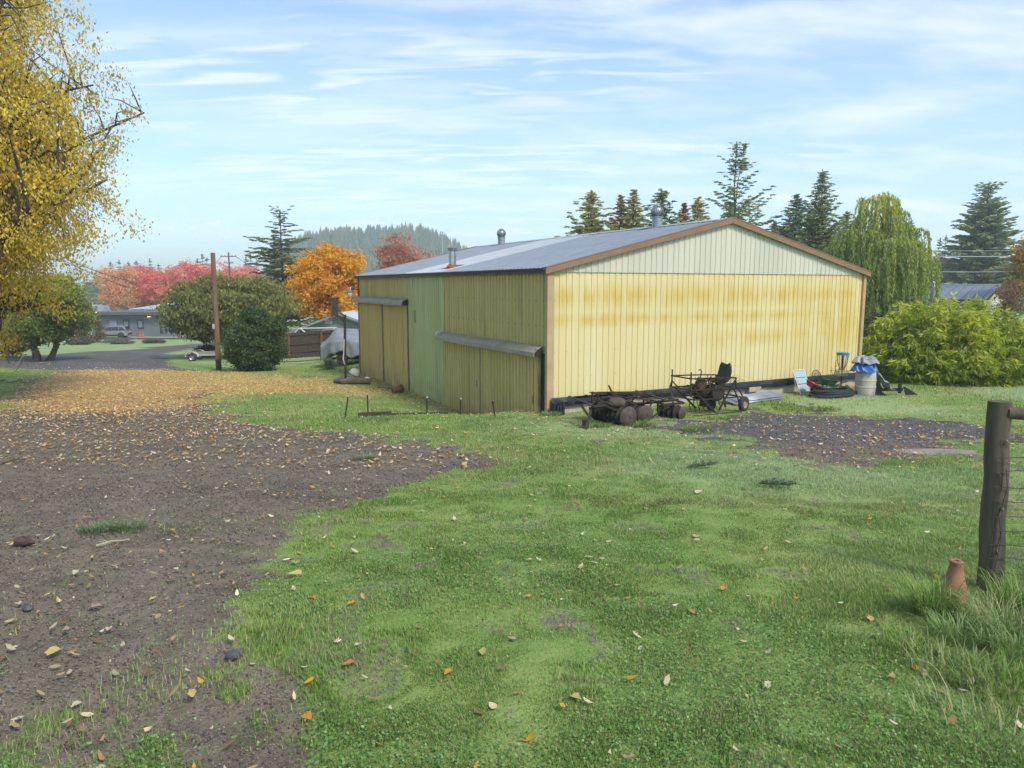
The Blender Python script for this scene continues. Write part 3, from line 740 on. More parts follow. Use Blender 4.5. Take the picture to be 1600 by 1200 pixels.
def conifer(label, base, H, width, pal, name='conifer_tree', group=None, trunk_r=.2, step=.42, per=6, elev=.25, curl=-.15, spray=.34, dens=7, start=.06, irr=.25, power=.85, twin=False, aspect=.3, gap=.0, skirt=1.0, mat=None):
    o = thing(name, label, 'conifer', base, 0, group); mb = MB()
    top = np.array([rng.normal() * .01 * H, rng.normal() * .01 * H, H])
    tr = curve((0, 0, -.3), top, 0, 10, .004); mb.tube(tr, [trunk_r * (1 - .95 * i / 9) + .012 for i in range(10)], 8)
    P = []; A = []; W = []; SZ = []
    tips = [(top, 1.0)]
    if twin:
        t2 = np.array([.10 * H * .5, 0, H * .985]); mb.tube(curve(tr[6], t2, .05, 6, .02), [.06, .05, .04, .03, .02, .01], 5); tips.append((t2, .55))
    def branch(p0, dirv, L, e0, cu, tone):
        e0 = min(e0, .95); n = max(3, int(L / .3)); t = np.linspace(0, 1, n)
        pts = p0 + dirv[None, :] * (L * t)[:, None]
        pts[:, 2] += L * (math.tan(e0) * t + cu * t * t) + rng.normal(size=n) * .015 * L
        mb.tube(pts, [max(.045 * L / 4 * (1 - q) + .008, .008) for q in t], 4, False)
        side = np.array([-dirv[1], dirv[0], 0])
        for i in range(1, n):
            tt = t[i]; m = max(2, int(dens * (.5 + .8 * math.sin(min(tt * 1.15, 1) * 2.6))))
            sp = (rng.random(m) * 2 - 1) * .30 * L * (1.15 - tt) * skirt
            c = pts[i] + side * sp[:, None] + dirv * (rng.normal(size=m) * .1)[:, None] - np.array([0, 0, 1]) * (abs(sp) * .18 + rng.random(m) * .05)[:, None]
            P.append(c)
            A.append(dirv * .8 + side * np.sign(sp)[:, None] * (.7) + np.array([0, 0, .25 * e0 - .12]))
            W.append(np.clip(tone + .15 * rng.normal(size=m) + .25 * (tt - .5), 0, 1)); SZ.append(np.full(m, .5 + .5 * min(1, 2.6 * (1 - min(p0[2] / H, 1)))))
    h = start * H
    while h < H * .985:
        f_ = h / H
        k = min(int(f_ * 9), 8); c0 = tr[k] * (1 - (f_ * 9 - k)) + tr[k + 1] * (f_ * 9 - k)
        R_ = width * .5 * (1 - f_) ** power + .03
        m = max(3, int(per * (.6 + .5 * (1 - f_)))); a0 = rng.random() * 6.28
        for q in range(m):
            if rng.random() < gap: continue
            a = a0 + 6.28 * q / m + rng.normal() * .2
            L = R_ * (1 + irr * rng.normal()); L = max(L, .12)
            branch(c0 + np.array([0, 0, rng.normal() * .1]), np.array([math.cos(a), math.sin(a), 0]), L, elev + .5 * f_ * elev + .08 * rng.normal() + (.5 if f_ > .9 else 0), curl, rng.random())
        h += step * (.7 + .5 * rng.random()) * (1.15 - .55 * f_)
    for tp, sc in tips:
        for q in range(26):
            z = rng.random() ** 1.3 * .9; a = rng.random() * 6.28
            P.append((tp + np.array([0, 0, -z * sc * 1.2]))[None] + np.array([[math.cos(a), math.sin(a), 0]]) * z * .16)
            A.append(np.array([[math.cos(a) * .5, math.sin(a) * .5, 1]])); W.append(np.array([.6])); SZ.append(np.array([.5]))
        if sc < 1:
            for q in range(40):
                z = rng.random() * H * .16; a = rng.random() * 6.28
                branch(tp - np.array([z * .25, 0, z]), np.array([math.cos(a), math.sin(a), 0]), .12 + z * .28, .6, curl, rng.random())
    P = np.concatenate(P); A = np.concatenate(A); W = np.concatenate(W)
    mb.obj('trunk', BARK, o, True)
    link('foliage', leaves_mesh('foliage', P, spray * np.concatenate(SZ), aspect, pick(pal, W, .18), A, .45), mat or NEEDLE, o)
    return o

GREEN_FIR = [(.15, .22, .09), (.28, .36, .14), (.44, .47, .19)]
YEL_FIR = [(.25, .29, .09), (.44, .43, .13), (.58, .50, .16)]
RUST_FIR = [(.32, .25, .10), (.50, .29, .12), (.56, .31, .14)]
BLUE_FIR = [(.105, .165, .11), (.18, .25, .15), (.26, .32, .18)]

def ontop(px, topy, d):
    """base on the ground under photo position px at depth d, and the height that reaches topy"""
    p = at(px, topy, d); b = gv(p.x, d); return b, p.z - b.z

# row behind the barn
G_ = 'conifers behind the barn roof'
for px, ty, d, wd_, pal, lab in ((925, 298, 62, 4.6, YEL_FIR, 'broad yellow-green conifer first in the row behind the barn roof'),
                              (966, 304, 63, 3.2, RUST_FIR, 'rust coloured narrow conifer left of a green one behind the barn roof'),
                              (993, 296, 62, 3.6, YEL_FIR, 'yellow-green conifer just right of the rusty one behind the barn roof'),
                              (1036, 294, 64, 4.4, GREEN_FIR, 'green conifer rising behind the turbine vent on the ridge'),
                              (1067, 316, 66, 2.4, [(.24, .09, .05), (.38, .14, .08), (.42, .2, .12)], 'small reddish conifer between turbine vent and tallest fir'),
                              (1090, 308, 62, 4.0, YEL_FIR, 'olive conifer just left of the tall twin-topped fir'),
                              (1246, 303, 72, 4.6, BLUE_FIR, 'dark bluish fir left of the dense pointed fir near the willow'),
                              (1210, 345, 95, 4.4, BLUE_FIR, 'far hazy fir low behind the right roof slope'),
                              (1326, 330, 70, 4.6, GREEN_FIR, 'loose green fir half hidden behind the willow')):
    b, h = ontop(px, ty, d)
    conifer(lab, b, h, wd_ * 1.95, pal, group=G_, step=.34, per=8, elev=.70, curl=-.10, spray=.42, dens=17, irr=.18, start=.2, power=1.0)
b, h = ontop(1150, 220, 70)
conifer('tall open twin-topped fir standing behind the barn gable peak', b, h, 11.5, GREEN_FIR, group=G_, step=.50, per=5, elev=.42, curl=-.02, spray=.42, dens=17, irr=.36, start=.2, twin=True, gap=.18, power=.95, skirt=.9)
b, h = ontop(1285, 265, 66)
conifer('dense pointed green fir between the gable and the willow', b, h, 8.4, [(.12, .19, .07), (.24, .32, .11), (.39, .43, .15)], group=G_, step=.34, per=9, elev=.58, curl=-.08, spray=.40, dens=14, irr=.2, start=.12, power=1.0)
b, h = ontop(1545, 290, 100)
conifer('big dense blue-green conifer at the right beyond the power lines', b, h, 12.5, [(.16, .23, .13), (.27, .34, .18), (.40, .44, .23)], step=.5, per=10, elev=.35, curl=-.2, spray=.7, dens=13, irr=.14, start=.04, power=.62, trunk_r=.4)
for px, ty, d, lab in ((1467, 372, 150, 'small far fir left of its twin beyond the willow'), (1478, 368, 152, 'small far fir right of its twin beyond the willow'), (1425, 343, 140, 'thin far fir top showing over the willow shoulder')):
    b, h = ontop(px, ty, d); conifer(lab, b, h, 7, BLUE_FIR, group='far firs on the right', step=.8, per=6, elev=.2, curl=-.2, spray=.9, dens=5, start=.1)
b, h = ontop(438, 328, 75)
conifer('tall layered cedar with flat drooping tiers behind the olive tree', b, h, 10.8, [(.10, .14, .06), (.18, .22, .09), (.27, .30, .13)], name='cedar_tree', step=.58, per=7, elev=.18, curl=-.12, spray=.46, dens=17, irr=.3, start=.10, power=.72, aspect=.26, skirt=1.1)

# willow
def willow():
    base, H = ontop(1375, 306, 46)
    o = thing('willow_tree', 'weeping willow with hanging green strands right of the yellow barn', 'willow', base)
    mb = MB(); P = []; A = []; W = []
    tr = curve((0, 0, -.3), (.1, 0, H * .62), 0, 8, .02); mb.tube(tr, [.34 * (1 - .6 * i / 7) for i in range(8)], 9)
    domes = [((-.1, 0, H - .35), 1.05, 46), ((.3, .3, H - 1.1), 1.5, 40), ((-1.3, -.2, H - 2.5), 1.5, 60), ((1.3, .3, H - 2.2), 1.7, 70), ((-2.1, -.3, H - 3.4), 1.4, 64), ((2.2, 0, H - 3.6), 1.35, 64),
             ((.2, -1.2, H - 3.1), 1.8, 90), ((-.6, -1.5, H - 4.3), 1.7, 70), ((1.2, -1.5, H - 4.2), 1.6, 70), ((-1.9, -1.6, H - 6.9), 1.5, 60), ((-.6, -1.7, H - 7.0), 1.1, 44)]
    for (cx_, cy_, cz_), r, n in domes:
        mb.tube(curve(tr[5], (cx_, cy_, cz_ - .3), .18, 7, .04), [.13, .11, .09, .07, .05, .035, .02], 6)
        tone = rng.normal(.5, .2)
        for k in range(n):
            a = rng.random() * 6.28; q = r * rng.random() ** .5
            s = np.array([cx_ + q * math.cos(a), cy_ + q * math.sin(a), cz_ + .35 * (1 - (q / r) ** 2) + rng.normal() * .12])
            L = (1.1 + 1.7 * rng.random()) * (1.25 if cz_ < H - 2 else .9)
            if s[2] - L < .3: L = max(.3, s[2] - .3)
            m = int(L / .032); t = np.linspace(0, 1, m)
            out = np.array([math.cos(a), math.sin(a)]) * (.28 + .25 * rng.random())
            c = np.stack([s[0] + out[0] * np.sqrt(t) + .04 * np.sin(t * 7 + k), s[1] + out[1] * np.sqrt(t), s[2] + .16 * np.sin(np.minimum(t * 5, 3.1)) - L * t ** 1.15], 1)
            mb.tube(c[::max(1, m // 7)], .006, 3, False)
            c = np.repeat(c, 2, 0) + rng.normal(size=(2 * m, 3)) * .045
            P.append(c); A.append(np.tile([out[0] * .4, out[1] * .4, -1.], (2 * m, 1))); W.append(np.clip(tone + .14 * rng.normal(size=2 * m) + .25 * (c[:, 2] / H - .55), 0, 1))
    mb.obj('trunk', BARK, o, True)
    P, A, W = map(np.concatenate, (P, A, W))
    link('crown', leaves_mesh('crown', P, .17, .30, pick([(.19, .28, .07), (.36, .44, .10), (.60, .58, .12)], W), A, .35), LEAF, o)
willow()

# yellow tree on the left edge, close
b = gv(-18.6, 22.5)
YT = [(.46, .35, .05), (.72, .54, .07), (.86, .66, .13)]
YB = [(at(px_, py_, 22.5).z - b.z, at(px_, py_, 22.5).x - b.x) for px_, py_ in ((-70, 610), (-50, 570), (-28, 500), (12, 440), (66, 405), (132, 375), (186, 320), (180, 230), (168, 150), (160, 0), (140, -150))]
def ykeep(q): return q[0] < np.interp(q[2], [v[0] for v in YB], [v[1] for v in YB]) - .25 - .9 * rng.exponential() * (rng.random() < .5) + .35 * rng.normal()
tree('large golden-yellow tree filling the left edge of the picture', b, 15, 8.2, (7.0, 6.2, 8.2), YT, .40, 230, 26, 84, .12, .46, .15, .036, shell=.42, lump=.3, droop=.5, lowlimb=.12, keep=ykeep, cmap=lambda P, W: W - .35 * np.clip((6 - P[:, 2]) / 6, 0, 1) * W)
b = gp(62, 564)
tree('small tree with forked leaning trunk and yellow-green leaves by the leafy drive', b, 5.6, 3.45, (2.8, 2.4, 2.4), [(.10, .17, .04), (.22, .29, .06), (.48, .45, .07)], .34, 30, 14, 70, .20, .5, .22, .10, stems=3, lean=(.7, 0), lump=.3,
     cmap=lambda P, W: W * .5 + .72 * np.clip((P[:, 2] - 1.0) / 4, 0, 1) - .07 * P[:, 0], offs=(.4, 0), keep=lambda q: q[2] > 1.25)
b, h = ontop(352, 430, 51)
tree('wide spreading olive-green tree behind the bare wooden pole', b, h, 3.6, (5.0, 3.6, 2.4), [(.15, .165, .055), (.27, .28, .085), (.42, .38, .11)], .26, 40, 16, 70, .24, .42, .18, .075, lump=.25, droop=.35, flat=.2, lowlimb=.2)
b = gp(402, 579)
tree('dense dark green evergreen shrub right of the wooden pole', b, 3.4, 1.55, (1.75, 1.5, 1.75), [(.04, .08, .03), (.085, .14, .045), (.16, .22, .075)], .12, 40, 16, 60, .15, .5, .2, .09, name='evergreen_shrub', cat='shrub', lump=.15, lowlimb=.05, shell=.45)
b, h = ontop(516, 410, 62)
tree('bright orange autumn tree beside the far end of the barn', b, h, 4.5, (3.9, 3.0, 3.2), [(.66, .26, .015), (.82, .42, .02), (.86, .56, .04)], .2, 34, 14, 66, .26, .5, .2, .085, lump=.3)
b, h = ontop(632, 383, 95)
tree('reddish-brown autumn tree peeking over the barn roof by the stove pipe', b, h, 8.4, (4.4, 3.6, 3.7), [(.48, .17, .10), (.60, .24, .15), (.58, .38, .24)], .25, 26, 12, 40, .32, .5, .2, .085, bark=BARK_PALE, lump=.3)
PINK = [(.80, .44, .30), (.86, .25, .18), (.84, .17, .14)]
for i, (px, ty, pal, lab) in enumerate(((186, 413, [(.80, .52, .22), (.82, .50, .25), (.84, .30, .2)], 'peach-yellow tree at the left end of the far red row'),
                         (218, 414, PINK, 'red tree above the roof units of the grey building'), (257, 416, PINK[::-1], 'pinkish red tree above the white roof ridge'),
                         (296, 408, PINK, 'tallest red tree left of the wooden pole'), (338, 412, PINK, 'red tree behind the bare wooden pole'), (372, 411, PINK[::-1], 'red tree right of the wooden pole, at the row end'))):
    b, h = ontop(px, ty, 150 + (i % 2) * 6)
    tree(lab, b, h, h - 4.9, (5.6, 4.4, 5.0), pal, .3, 30, 13, 34, .40, .5, .2, .075, bark=BARK_PALE, group='red autumn trees along the far street', lump=.25, lowlimb=.35)
b, h = ontop(1628, 372, 55)
tree('yellow-orange tree cut by the right edge of the picture', b, h, 5.6, (2.6, 2.2, 2.3), [(.40, .23, .04), (.52, .34, .06), (.56, .42, .12)], .16, 26, 12, 46, .22, .45, .2, .09, lump=.25)
b, h = ontop(1582, 424, 44)
tree('thin half-bare shrub with rusty leaves and dark stems before the white gable', b, h, 3.0, (1.0, .8, 1.2), [(.20, .09, .05), (.30, .15, .07), (.34, .24, .1)], .05, 22, 8, 10, .13, .5, .22, .1, stems=4, name='bare_shrub', cat='shrub', lowlimb=.1)
b, h = ontop(1462, 398, 120)
tree('dull red-brown tree far beyond the willow', b, h, h - 3.2, (3.6, 3, 3.2), [(.22, .11, .09), (.30, .16, .12), (.33, .22, .15)], .2, 16, 9, 30, .4, .5, .22, .1)
b, h = ontop(1352, 480, 42)
tree('scrubby green bush between the barn and the bamboo', b, h, 1.3, (1.6, 1.2, 1.3), [(.05, .075, .03), (.10, .125, .04), (.19, .19, .07)], .06, 18, 10, 40, .13, .5, .22, .1, stems=3, name='scrub_bush', cat='shrub', lowlimb=.1)
b = gp(321, 548)
tree('small burgundy shrub left of the wooden pole', gv(at(322, 530, 56).x, 56), 2, 1.45, (.62, .6, .6), [(.05, .012, .02), (.09, .02, .03), (.13, .04, .045)], .06, 14, 8, 40, .14, .5, .22, .11, name='burgundy_shrub', cat='shrub', lowlimb=.1)
b = gv(at(322, 545, 53).x, 53)
tree('low dark green clipped hedge behind the boat trailer', b, 1, .45, (1.1, .6, .55), [(.03, .06, .02), (.05, .10, .03), (.09, .14, .04)], .05, 26, 10, 40, .10, .5, .16, .09, name='low_hedge', cat='hedge', lowlimb=.05)
for px, py, d, r_, hh, pal, lab, nm in ((20, 545, 52, 1.6, 1.5, [(.16, .14, .04), (.34, .25, .05), (.48, .33, .05)], 'yellowing bush behind the forked tree at far left', 'yellow_bush'),
                       (135, 512, 98, 2.6, 2.2, [(.16, .09, .05), (.26, .14, .06), (.20, .2, .06)], 'rusty shrub in front of the grey building corner', 'rusty_shrub'),
                       (125, 541, 90, 1.6, .5, [(.10, .12, .05), (.2, .19, .09), (.26, .2, .12)], 'low scruffy shrub at the left end of the retaining wall', 'low_shrub'),
                       (185, 539, 93, 1.9, .32, [(.12, .14, .08), (.2, .22, .14), (.28, .26, .2)], 'low greyish shrub in front of the parked car wall', 'low_shrub'),
                       (240, 538, 96, 1.5, .25, [(.12, .14, .08), (.22, .16, .10), (.28, .22, .16)], 'low dry shrub below the traffic cones', 'low_shrub')):
    p = at(px, py, d); b = gv(p.x, d)
    tree(lab, b, hh * 2, hh * .95, (r_, r_ * .7, hh), pal, .05, 18, 9, 34, .2 if d < 60 else .26, .5, .22, .1, name=nm, cat='shrub', lowlimb=.05, group='low shrubs by the far retaining wall' if nm == 'low_shrub' else None)
# far conifers above the red row
for px, ty, d in ((172, 410, 270), (186, 407, 275), (200, 409, 270), (213, 408, 280), (235, 405, 265), (248, 412, 270), (309, 405, 230), (316, 398, 240), (322, 404, 245), (384, 402, 250), (391, 398, 255), (400, 408, 250), (150, 424, 300), (135, 430, 310), (165, 420, 300), (1222, 352, 200), (1232, 358, 200), (470, 412, 260)):
    b, h = ontop(px, ty, d)
    conifer('hazy blue-green conifer far behind the red trees' if px < 600 else 'hazy conifer far behind the right roof slope', b, h, 9.5, BLUE_FIR, group='hazy far conifers', step=1.5, per=6, elev=.15, curl=-.25, spray=1.7, dens=4, start=.1, trunk_r=.3)

# the big yellow-green drooping bush
def bamboo():
    b0 = gp(1518, 604); base = gv(b0.x + .2, b0.y + 2.0)
    o = thing('bamboo_bush', 'huge rounded yellow-green bamboo bush drooping onto the lawn', 'bush', base)
    mb = MB(); P = []; A = []; W = []
    RX, RY, RZ = 3.55, 2.4, 2.72
    for k in range(46):
        a = rng.random() * 6.28; q = rng.random() ** .5
        e = (RX * .8 * q * math.cos(a), RY * .8 * q * math.sin(a), RZ * (1 - .55 * q * q) * (.75 + .2 * rng.random()))
        mb.tube(curve((.5 * q * math.cos(a), .4 * q * math.sin(a), -.1), e, .1, 7, .03), [.025, .022, .02, .016, .012, .008, .005], 5)
    ns = 4200
    for k in range(ns):
        a = rng.random() * 6.28; z = rng.random() ** .85 * 1.0
        r_ = math.sqrt(max(0, 1 - z ** 1.7)); lum = .80 + .36 * float(vnoise(a * 2.2 + 20, z * 4.5, .55, 51)) - .10 * float(vnoise(a * 5, z * 9, .5, 52))
        if vnoise(a * 3.1 + 7, z * 6.5, .62, 57) > .70 and rng.random() < .85: continue
        dep = 1 - .30 * rng.random() ** 2.5
        c0 = np.array([RX * r_ * math.cos(a), RY * r_ * math.sin(a), RZ * z]) * lum * dep
        c0[2] = max(c0[2], .12) + (.1 if lum > .95 else 0)
        outw = np.array([math.cos(a) * r_, math.sin(a) * r_, .5 * z]); outw /= np.linalg.norm(outw) + 1e-6
        n = rng.integers(7, 13); tsp = .17 * rng.normal()
        tw = outw * .5 + unit(1)[0] * .5
        for j in range(n):
            d_ = outw * .5 + unit(1)[0] * .7 + np.array([0, 0, -.75]); d_ /= np.linalg.norm(d_)
            P.append(c0 + d_ * .12 + tw * (rng.random() * .12)); A.append(d_)
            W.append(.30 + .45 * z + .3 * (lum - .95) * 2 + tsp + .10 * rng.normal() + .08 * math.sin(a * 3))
    mb.obj('stems', M('bamboo_stem', (.20, .20, .06), (.12, .13, .04), 6), o, True)
    P = np.array(P); A = np.array(A); W = np.clip(np.array(W), 0, 1)
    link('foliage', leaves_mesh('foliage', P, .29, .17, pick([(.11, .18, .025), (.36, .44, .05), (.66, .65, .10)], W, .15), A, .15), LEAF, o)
bamboo()

# wooded hill far off
def hill():
    cx_, cy_ = float(at(583, 446, 640).x), 660.
    n = 90; X, Y = np.meshgrid(np.linspace(-190, 150, n), np.linspace(-150, 220, n))
    def hz(x, y):
        e = np.exp(-np.abs((x + 5) / 78.) ** 3) * .92 + .42 * np.exp(-((x - 70) / 55.) ** 2) + .30 * np.exp(-((x + 85) / 60.) ** 2)
        return -10 + CAMZ + 44 * e * np.exp(-(y / 115.) ** 2) - 3 * ((np.abs(x) > 140) | (np.abs(y) > 140))
    V = np.stack([(X + cx_).ravel(), (Y + cy_).ravel(), hz(X, Y).ravel()], 1)
    a = (np.arange(n - 1)[:, None] * n + np.arange(n - 1)[None]).ravel()
    tag(link('hill', np_mesh('hill', V, np.stack([a, a + 1, a + 1 + n, a + n], 1), None, True), M('hill_ground', (.06, .08, .035), (.10, .10, .05), .05, .95)), kind='structure')
    P = []; Fm = []; C = []; base = 0
    cnt = 0
    for k in range(3000):
        x = rng.uniform(-180, 145); y = rng.uniform(-140, 25); z = float(hz(x, y))
        if z < -6 + CAMZ: continue
        px_ = 800 + FPX * (x + cx_) / (y + cy_)
        if not 430 < px_ < 760: continue
        h = rng.uniform(10, 19); w = h * rng.uniform(.16, .24); tiers = 7; cnt += 1
        tone = np.clip(rng.normal(.5, .25), 0, 1)
        col = np.array((.045, .085, .045)) * (1 - tone) + np.array((.14, .18, .075)) * tone
        if rng.random() < .05: col = np.array((.30, .16, .07))
        for t in range(tiers):
            f = t / tiers; zb = z + h * (.08 + .92 * f); zt = z + h * min(1., .08 + .92 * (f + 2.1 / tiers)); r = w * (1 - f) * (.8 + .4 * rng.random())
            m = 7; ang = rng.random() * 6.28 + np.linspace(0, 6.28, m, endpoint=False)
            rr = r * (.55 + .8 * rng.random(m))
            ring = np.stack([x + cx_ + rr * np.cos(ang), y + cy_ + rr * np.sin(ang), zb + rng.normal(size=m) * .3 - rr * .2], 1)
            P.append(np.vstack([ring, [[x + cx_, y + cy_, zt]]])); i = np.arange(m)
            Fm.append(np.stack([base + i, base + (i + 1) % m, np.full(m, base + m)], 1)); base += m + 1
            C.append(np.tile(col * (1 + .15 * rng.normal()), (m + 1, 1)))
    tag(link('hill_forest', np_mesh('hill_forest', np.vstack(P), np.vstack(Fm), np.clip(np.vstack(C), .01, 1)), NEEDLE), 'dark conifer forest covering the hazy far hill', 'forest', kind='stuff')
hill()
# distant tree belt along the horizon, each side
def belt(name, lab, d, x0, x1, n, hmin, hmax, pal):
    P = []; A = []; W = []
    for k in range(n):
        x = rng.uniform(x0, x1); y = d + rng.uniform(-25, 40); z0 = float(gz(x, y)); h = rng.uniform(hmin, hmax); w = h * .22
        m = 90; f = rng.random(m) ** 1.2; a = rng.random(m) * 6.28; r = w * (1 - f) * rng.random(m) ** .4
        P.append(np.stack([x + r * np.cos(a), y + r * np.sin(a), z0 + h * f], 1)); A.append(np.stack([np.cos(a), np.sin(a), np.full(m, -.3)], 1)); W.append(np.clip(rng.normal(.5, .2) + .1 * rng.normal(size=m), 0, 1))
    P, A, W = map(np.concatenate, (P, A, W))
    tag(link(name, leaves_mesh(name, P, 1.9, .5, pick(pal, W), A, .5), NEEDLE), lab, 'tree belt', kind='stuff')
belt('far_tree_belt', 'hazy belt of far trees along the horizon', 330, -330, -60, 150, 7, 12, [(.05, .075, .05), (.10, .11, .06), (.2, .15, .07)])
belt('far_tree_belt', 'hazy belt of far trees behind the right hand houses', 260, 60, 330, 120, 8, 13, [(.05, .075, .05), (.09, .11, .06), (.18, .15, .07)])
# ---------------------------------------------------------------- grass, clover, fallen leaves, stones
def in_view(x, y, z, mx=.80, lo=-1.0):
    dx, dy, dz = x, y, z - CAMZ
    fwd = dy * cp - dz * sp; up = dy * sp + dz * cp
    fwd = np.maximum(fwd, .3)
    return (np.abs(dx / fwd) < mx) & (up / fwd > -.60) & (up / fwd < .5)

def barn_clear(x, y, pad=.05):
    u = (x - BC[0]) * BU[0] + (y - BC[1]) * BU[1]; v = (x - BC[0]) * BV[0] + (y - BC[1]) * BV[1]
    return ~((u > -pad) & (u < BL + pad) & (v > -pad - .1) & (v < BM + pad))

def scatter(n, d0, d1, p):
    """points whose density falls with distance like d**-p, inside the view wedge"""
    q = 2 - p
    u = rng.random(n)
    d = (d0 ** q + u * (d1 ** q - d0 ** q)) ** (1 / q) if abs(q) > 1e-6 else d0 * (d1 / d0) ** u
    t = rng.uniform(-.80, .80, n)
    x = t * d; y = d
    z = gz(x, y); k = in_view(x, y, z) & barn_clear(x, y)
    return x[k], y[k], z[k]

def blades(name, n, d0, d1, p, hmin, hmax, wid, label, seg2=True):
    x, y, z = scatter(n, d0, d1, p)
    g, car_, fro_, drk_, g1_, g2_, g3_ = masks(x, y)
    pr = (1 - g) ** 2.4 * (.62 + .38 * sstep(.25, .6, vnoise(x, y, .22, 61))) * (1 - .75 * np.clip(car_, 0, 1))
    pr = np.maximum(pr, .05 * sstep(.62, .75, vnoise(x, y, .5, 62)) * (y < 7))
    k = rng.random(len(x)) < pr
    x, y, z, fro_ = x[k], y[k], z[k], fro_[k]
    n = len(x); tuf = sstep(.5, .8, vnoise(x, y, .35, 63)); big = sstep(.35, .7, vnoise(x, y, 1.8, 64))
    h = rng.uniform(hmin, hmax, n) * (.55 + .55 * tuf + .45 * big)
    w = wid * (.7 + .6 * rng.random(n)) * np.clip(y / d0, 1, 4) ** .55
    a = rng.random(n) * 6.283; lean = (.25 + .75 * rng.random(n)) * h
    comb = vnoise(x, y, .8, 65) * 6.28
    dx = np.cos(a) * .7 + np.cos(comb) * .3; dy = np.sin(a) * .7 + np.sin(comb) * .3
    pxv, pyv = -np.sin(a), np.cos(a)
    b = np.stack([x, y, z - .006], 1); side = np.stack([pxv * w, pyv * w, np.zeros(n)], 1)
    mid = b + np.stack([dx * lean * .35, dy * lean * .35, h * .62], 1); tip = b + np.stack([dx * lean, dy * lean, h], 1)
    tone = np.clip(.5 + .28 * rng.normal(size=n) + .5 * (vnoise(x, y, .9, 66) - .5) + .55 * (vnoise(x, y, 2.7, 67) - .5), 0, 1)
    c = pick([(.13, .235, .045), (.24, .365, .085), (.38, .46, .165)], tone, .14)
    dry = rng.random(n) < .13 + .25 * sstep(.55, .8, vnoise(x, y, 1.1, 68)); c[dry] = np.array((.42, .36, .19)) * (.7 + .6 * rng.random((dry.sum(), 1)))
    fr = (fro_ * (.35 + .5 * rng.random(n)))[:, None]; c = c * (1 - fr) + np.array((.42, .50, .30)) * fr
    if seg2:
        V = np.stack([b - side, b + side, mid + side * .7, mid - side * .7, tip], 1).reshape(-1, 3)
        i = np.arange(n) * 5
        F = np.concatenate([np.stack([i, i + 1, i + 2], 1), np.stack([i, i + 2, i + 3], 1), np.stack([i + 3, i + 2, i + 4], 1)])
        cc = np.repeat(c, 5, 0)
    else:
        V = np.stack([b - side, b + side, tip], 1).reshape(-1, 3); F = np.arange(3 * n).reshape(n, 3); cc = np.repeat(c, 3, 0)
    return V, F, cc
GRASS = leaf_mat('grass_blade', .35, .5)
parts = [blades('g', 640000, 2.6, 8, 1.7, .014, .040, .0021, '', True), blades('g', 430000, 7.5, 18, 1.6, .02, .055, .005, '', False), blades('g', 150000, 17, 42, 1.5, .03, .08, .010, '', False)]
off = 0; Vs, Fs, Cs = [], [], []
for V, F, c in parts: Vs.append(V); Fs.append(F + off); Cs.append(c); off += len(V)
tag(link('grass', np_mesh('grass', np.vstack(Vs), np.vstack(Fs), np.vstack(Cs)), GRASS), 'short damp green lawn grass with paler frosty patches', 'grass', kind='stuff')

# clover and small weeds: little flat leaflets
x, y, z = scatter(190000, 2.6, 13, 1.5)
g, *_ = masks(x, y)
cl = sstep(.52, .72, vnoise(x, y, 1.25, 71)) * .8 * (1 - sstep(.3, .75, g)) + .10 * (g > .3) * (vnoise(x, y, .3, 72) > .66) * (y < 8)
k = rng.random(len(x)) < cl; x, y, z = x[k], y[k], z[k]
C = np.stack([x, y, z + .010 + .028 * rng.random(len(x))], 1)
me = leaves_mesh('clover', C, .0145, .8, pick([(.09, .20, .035), (.17, .31, .07), (.30, .43, .19)], np.clip(rng.normal(.5, .28, len(x)), 0, 1), .15), None, 1, 1.2)
tag(link('clover', me, GRASS), 'low clover and weed leaves spread through the lawn', 'clover', kind='stuff')

# tall grass tufts near the post and the cone
def tuft(cx_, cy_, n, hmin, hmax, r, pal, label, group, wid=.0032):
    a = rng.random(n) * 6.283; q = r * np.sqrt(rng.random(n)); x = cx_ + q * np.cos(a); y = cy_ + q * np.sin(a); z = gz(x, y)
    h = rng.uniform(hmin, hmax, n); out = a + rng.normal(size=n) * .8; le = h * rng.uniform(.2, .95, n)
    t = np.array([0, .35, .7, 1.]); Vv = []
    sd = np.stack([-np.sin(out), np.cos(out), np.zeros(n)], 1)
    for tt in t:
        ctr = np.stack([x + np.cos(out) * le * tt ** 1.8, y + np.sin(out) * le * tt ** 1.8, z - .01 + h * (tt - .32 * tt ** 3)], 1)
        w = wid * (1 - tt ** 2 * .97)
        Vv += [ctr - sd * w, ctr + sd * w]
    V = np.stack(Vv, 1).reshape(-1, 3); i = np.arange(n) * 8
    F = np.concatenate([np.stack([i + 2 * s, i + 2 * s + 1, i + 2 * s + 3, i + 2 * s + 2], 1) for s in range(3)])
    c = pick(pal, np.clip(rng.normal(.5, .28, n), 0, 1), .15)
    V -= np.array([cx_, cy_, float(gz(cx_, cy_))])
    o = link('grass_tuft', np_mesh('grass_tuft', V, F, np.repeat(c, 8, 0)), GRASS); o.location = (cx_, cy_, float(gz(cx_, cy_)))
    tag(o, label, 'grass tuft', group)
GP = [(.10, .20, .03), (.20, .31, .06), (.34, .39, .13)]; DP = [(.15, .24, .06), (.28, .34, .13), (.46, .43, .23)]; BP = [(.13, .23, .05), (.24, .35, .11), (.38, .45, .22)]
T_ = 'tall grass tufts round the fence post'
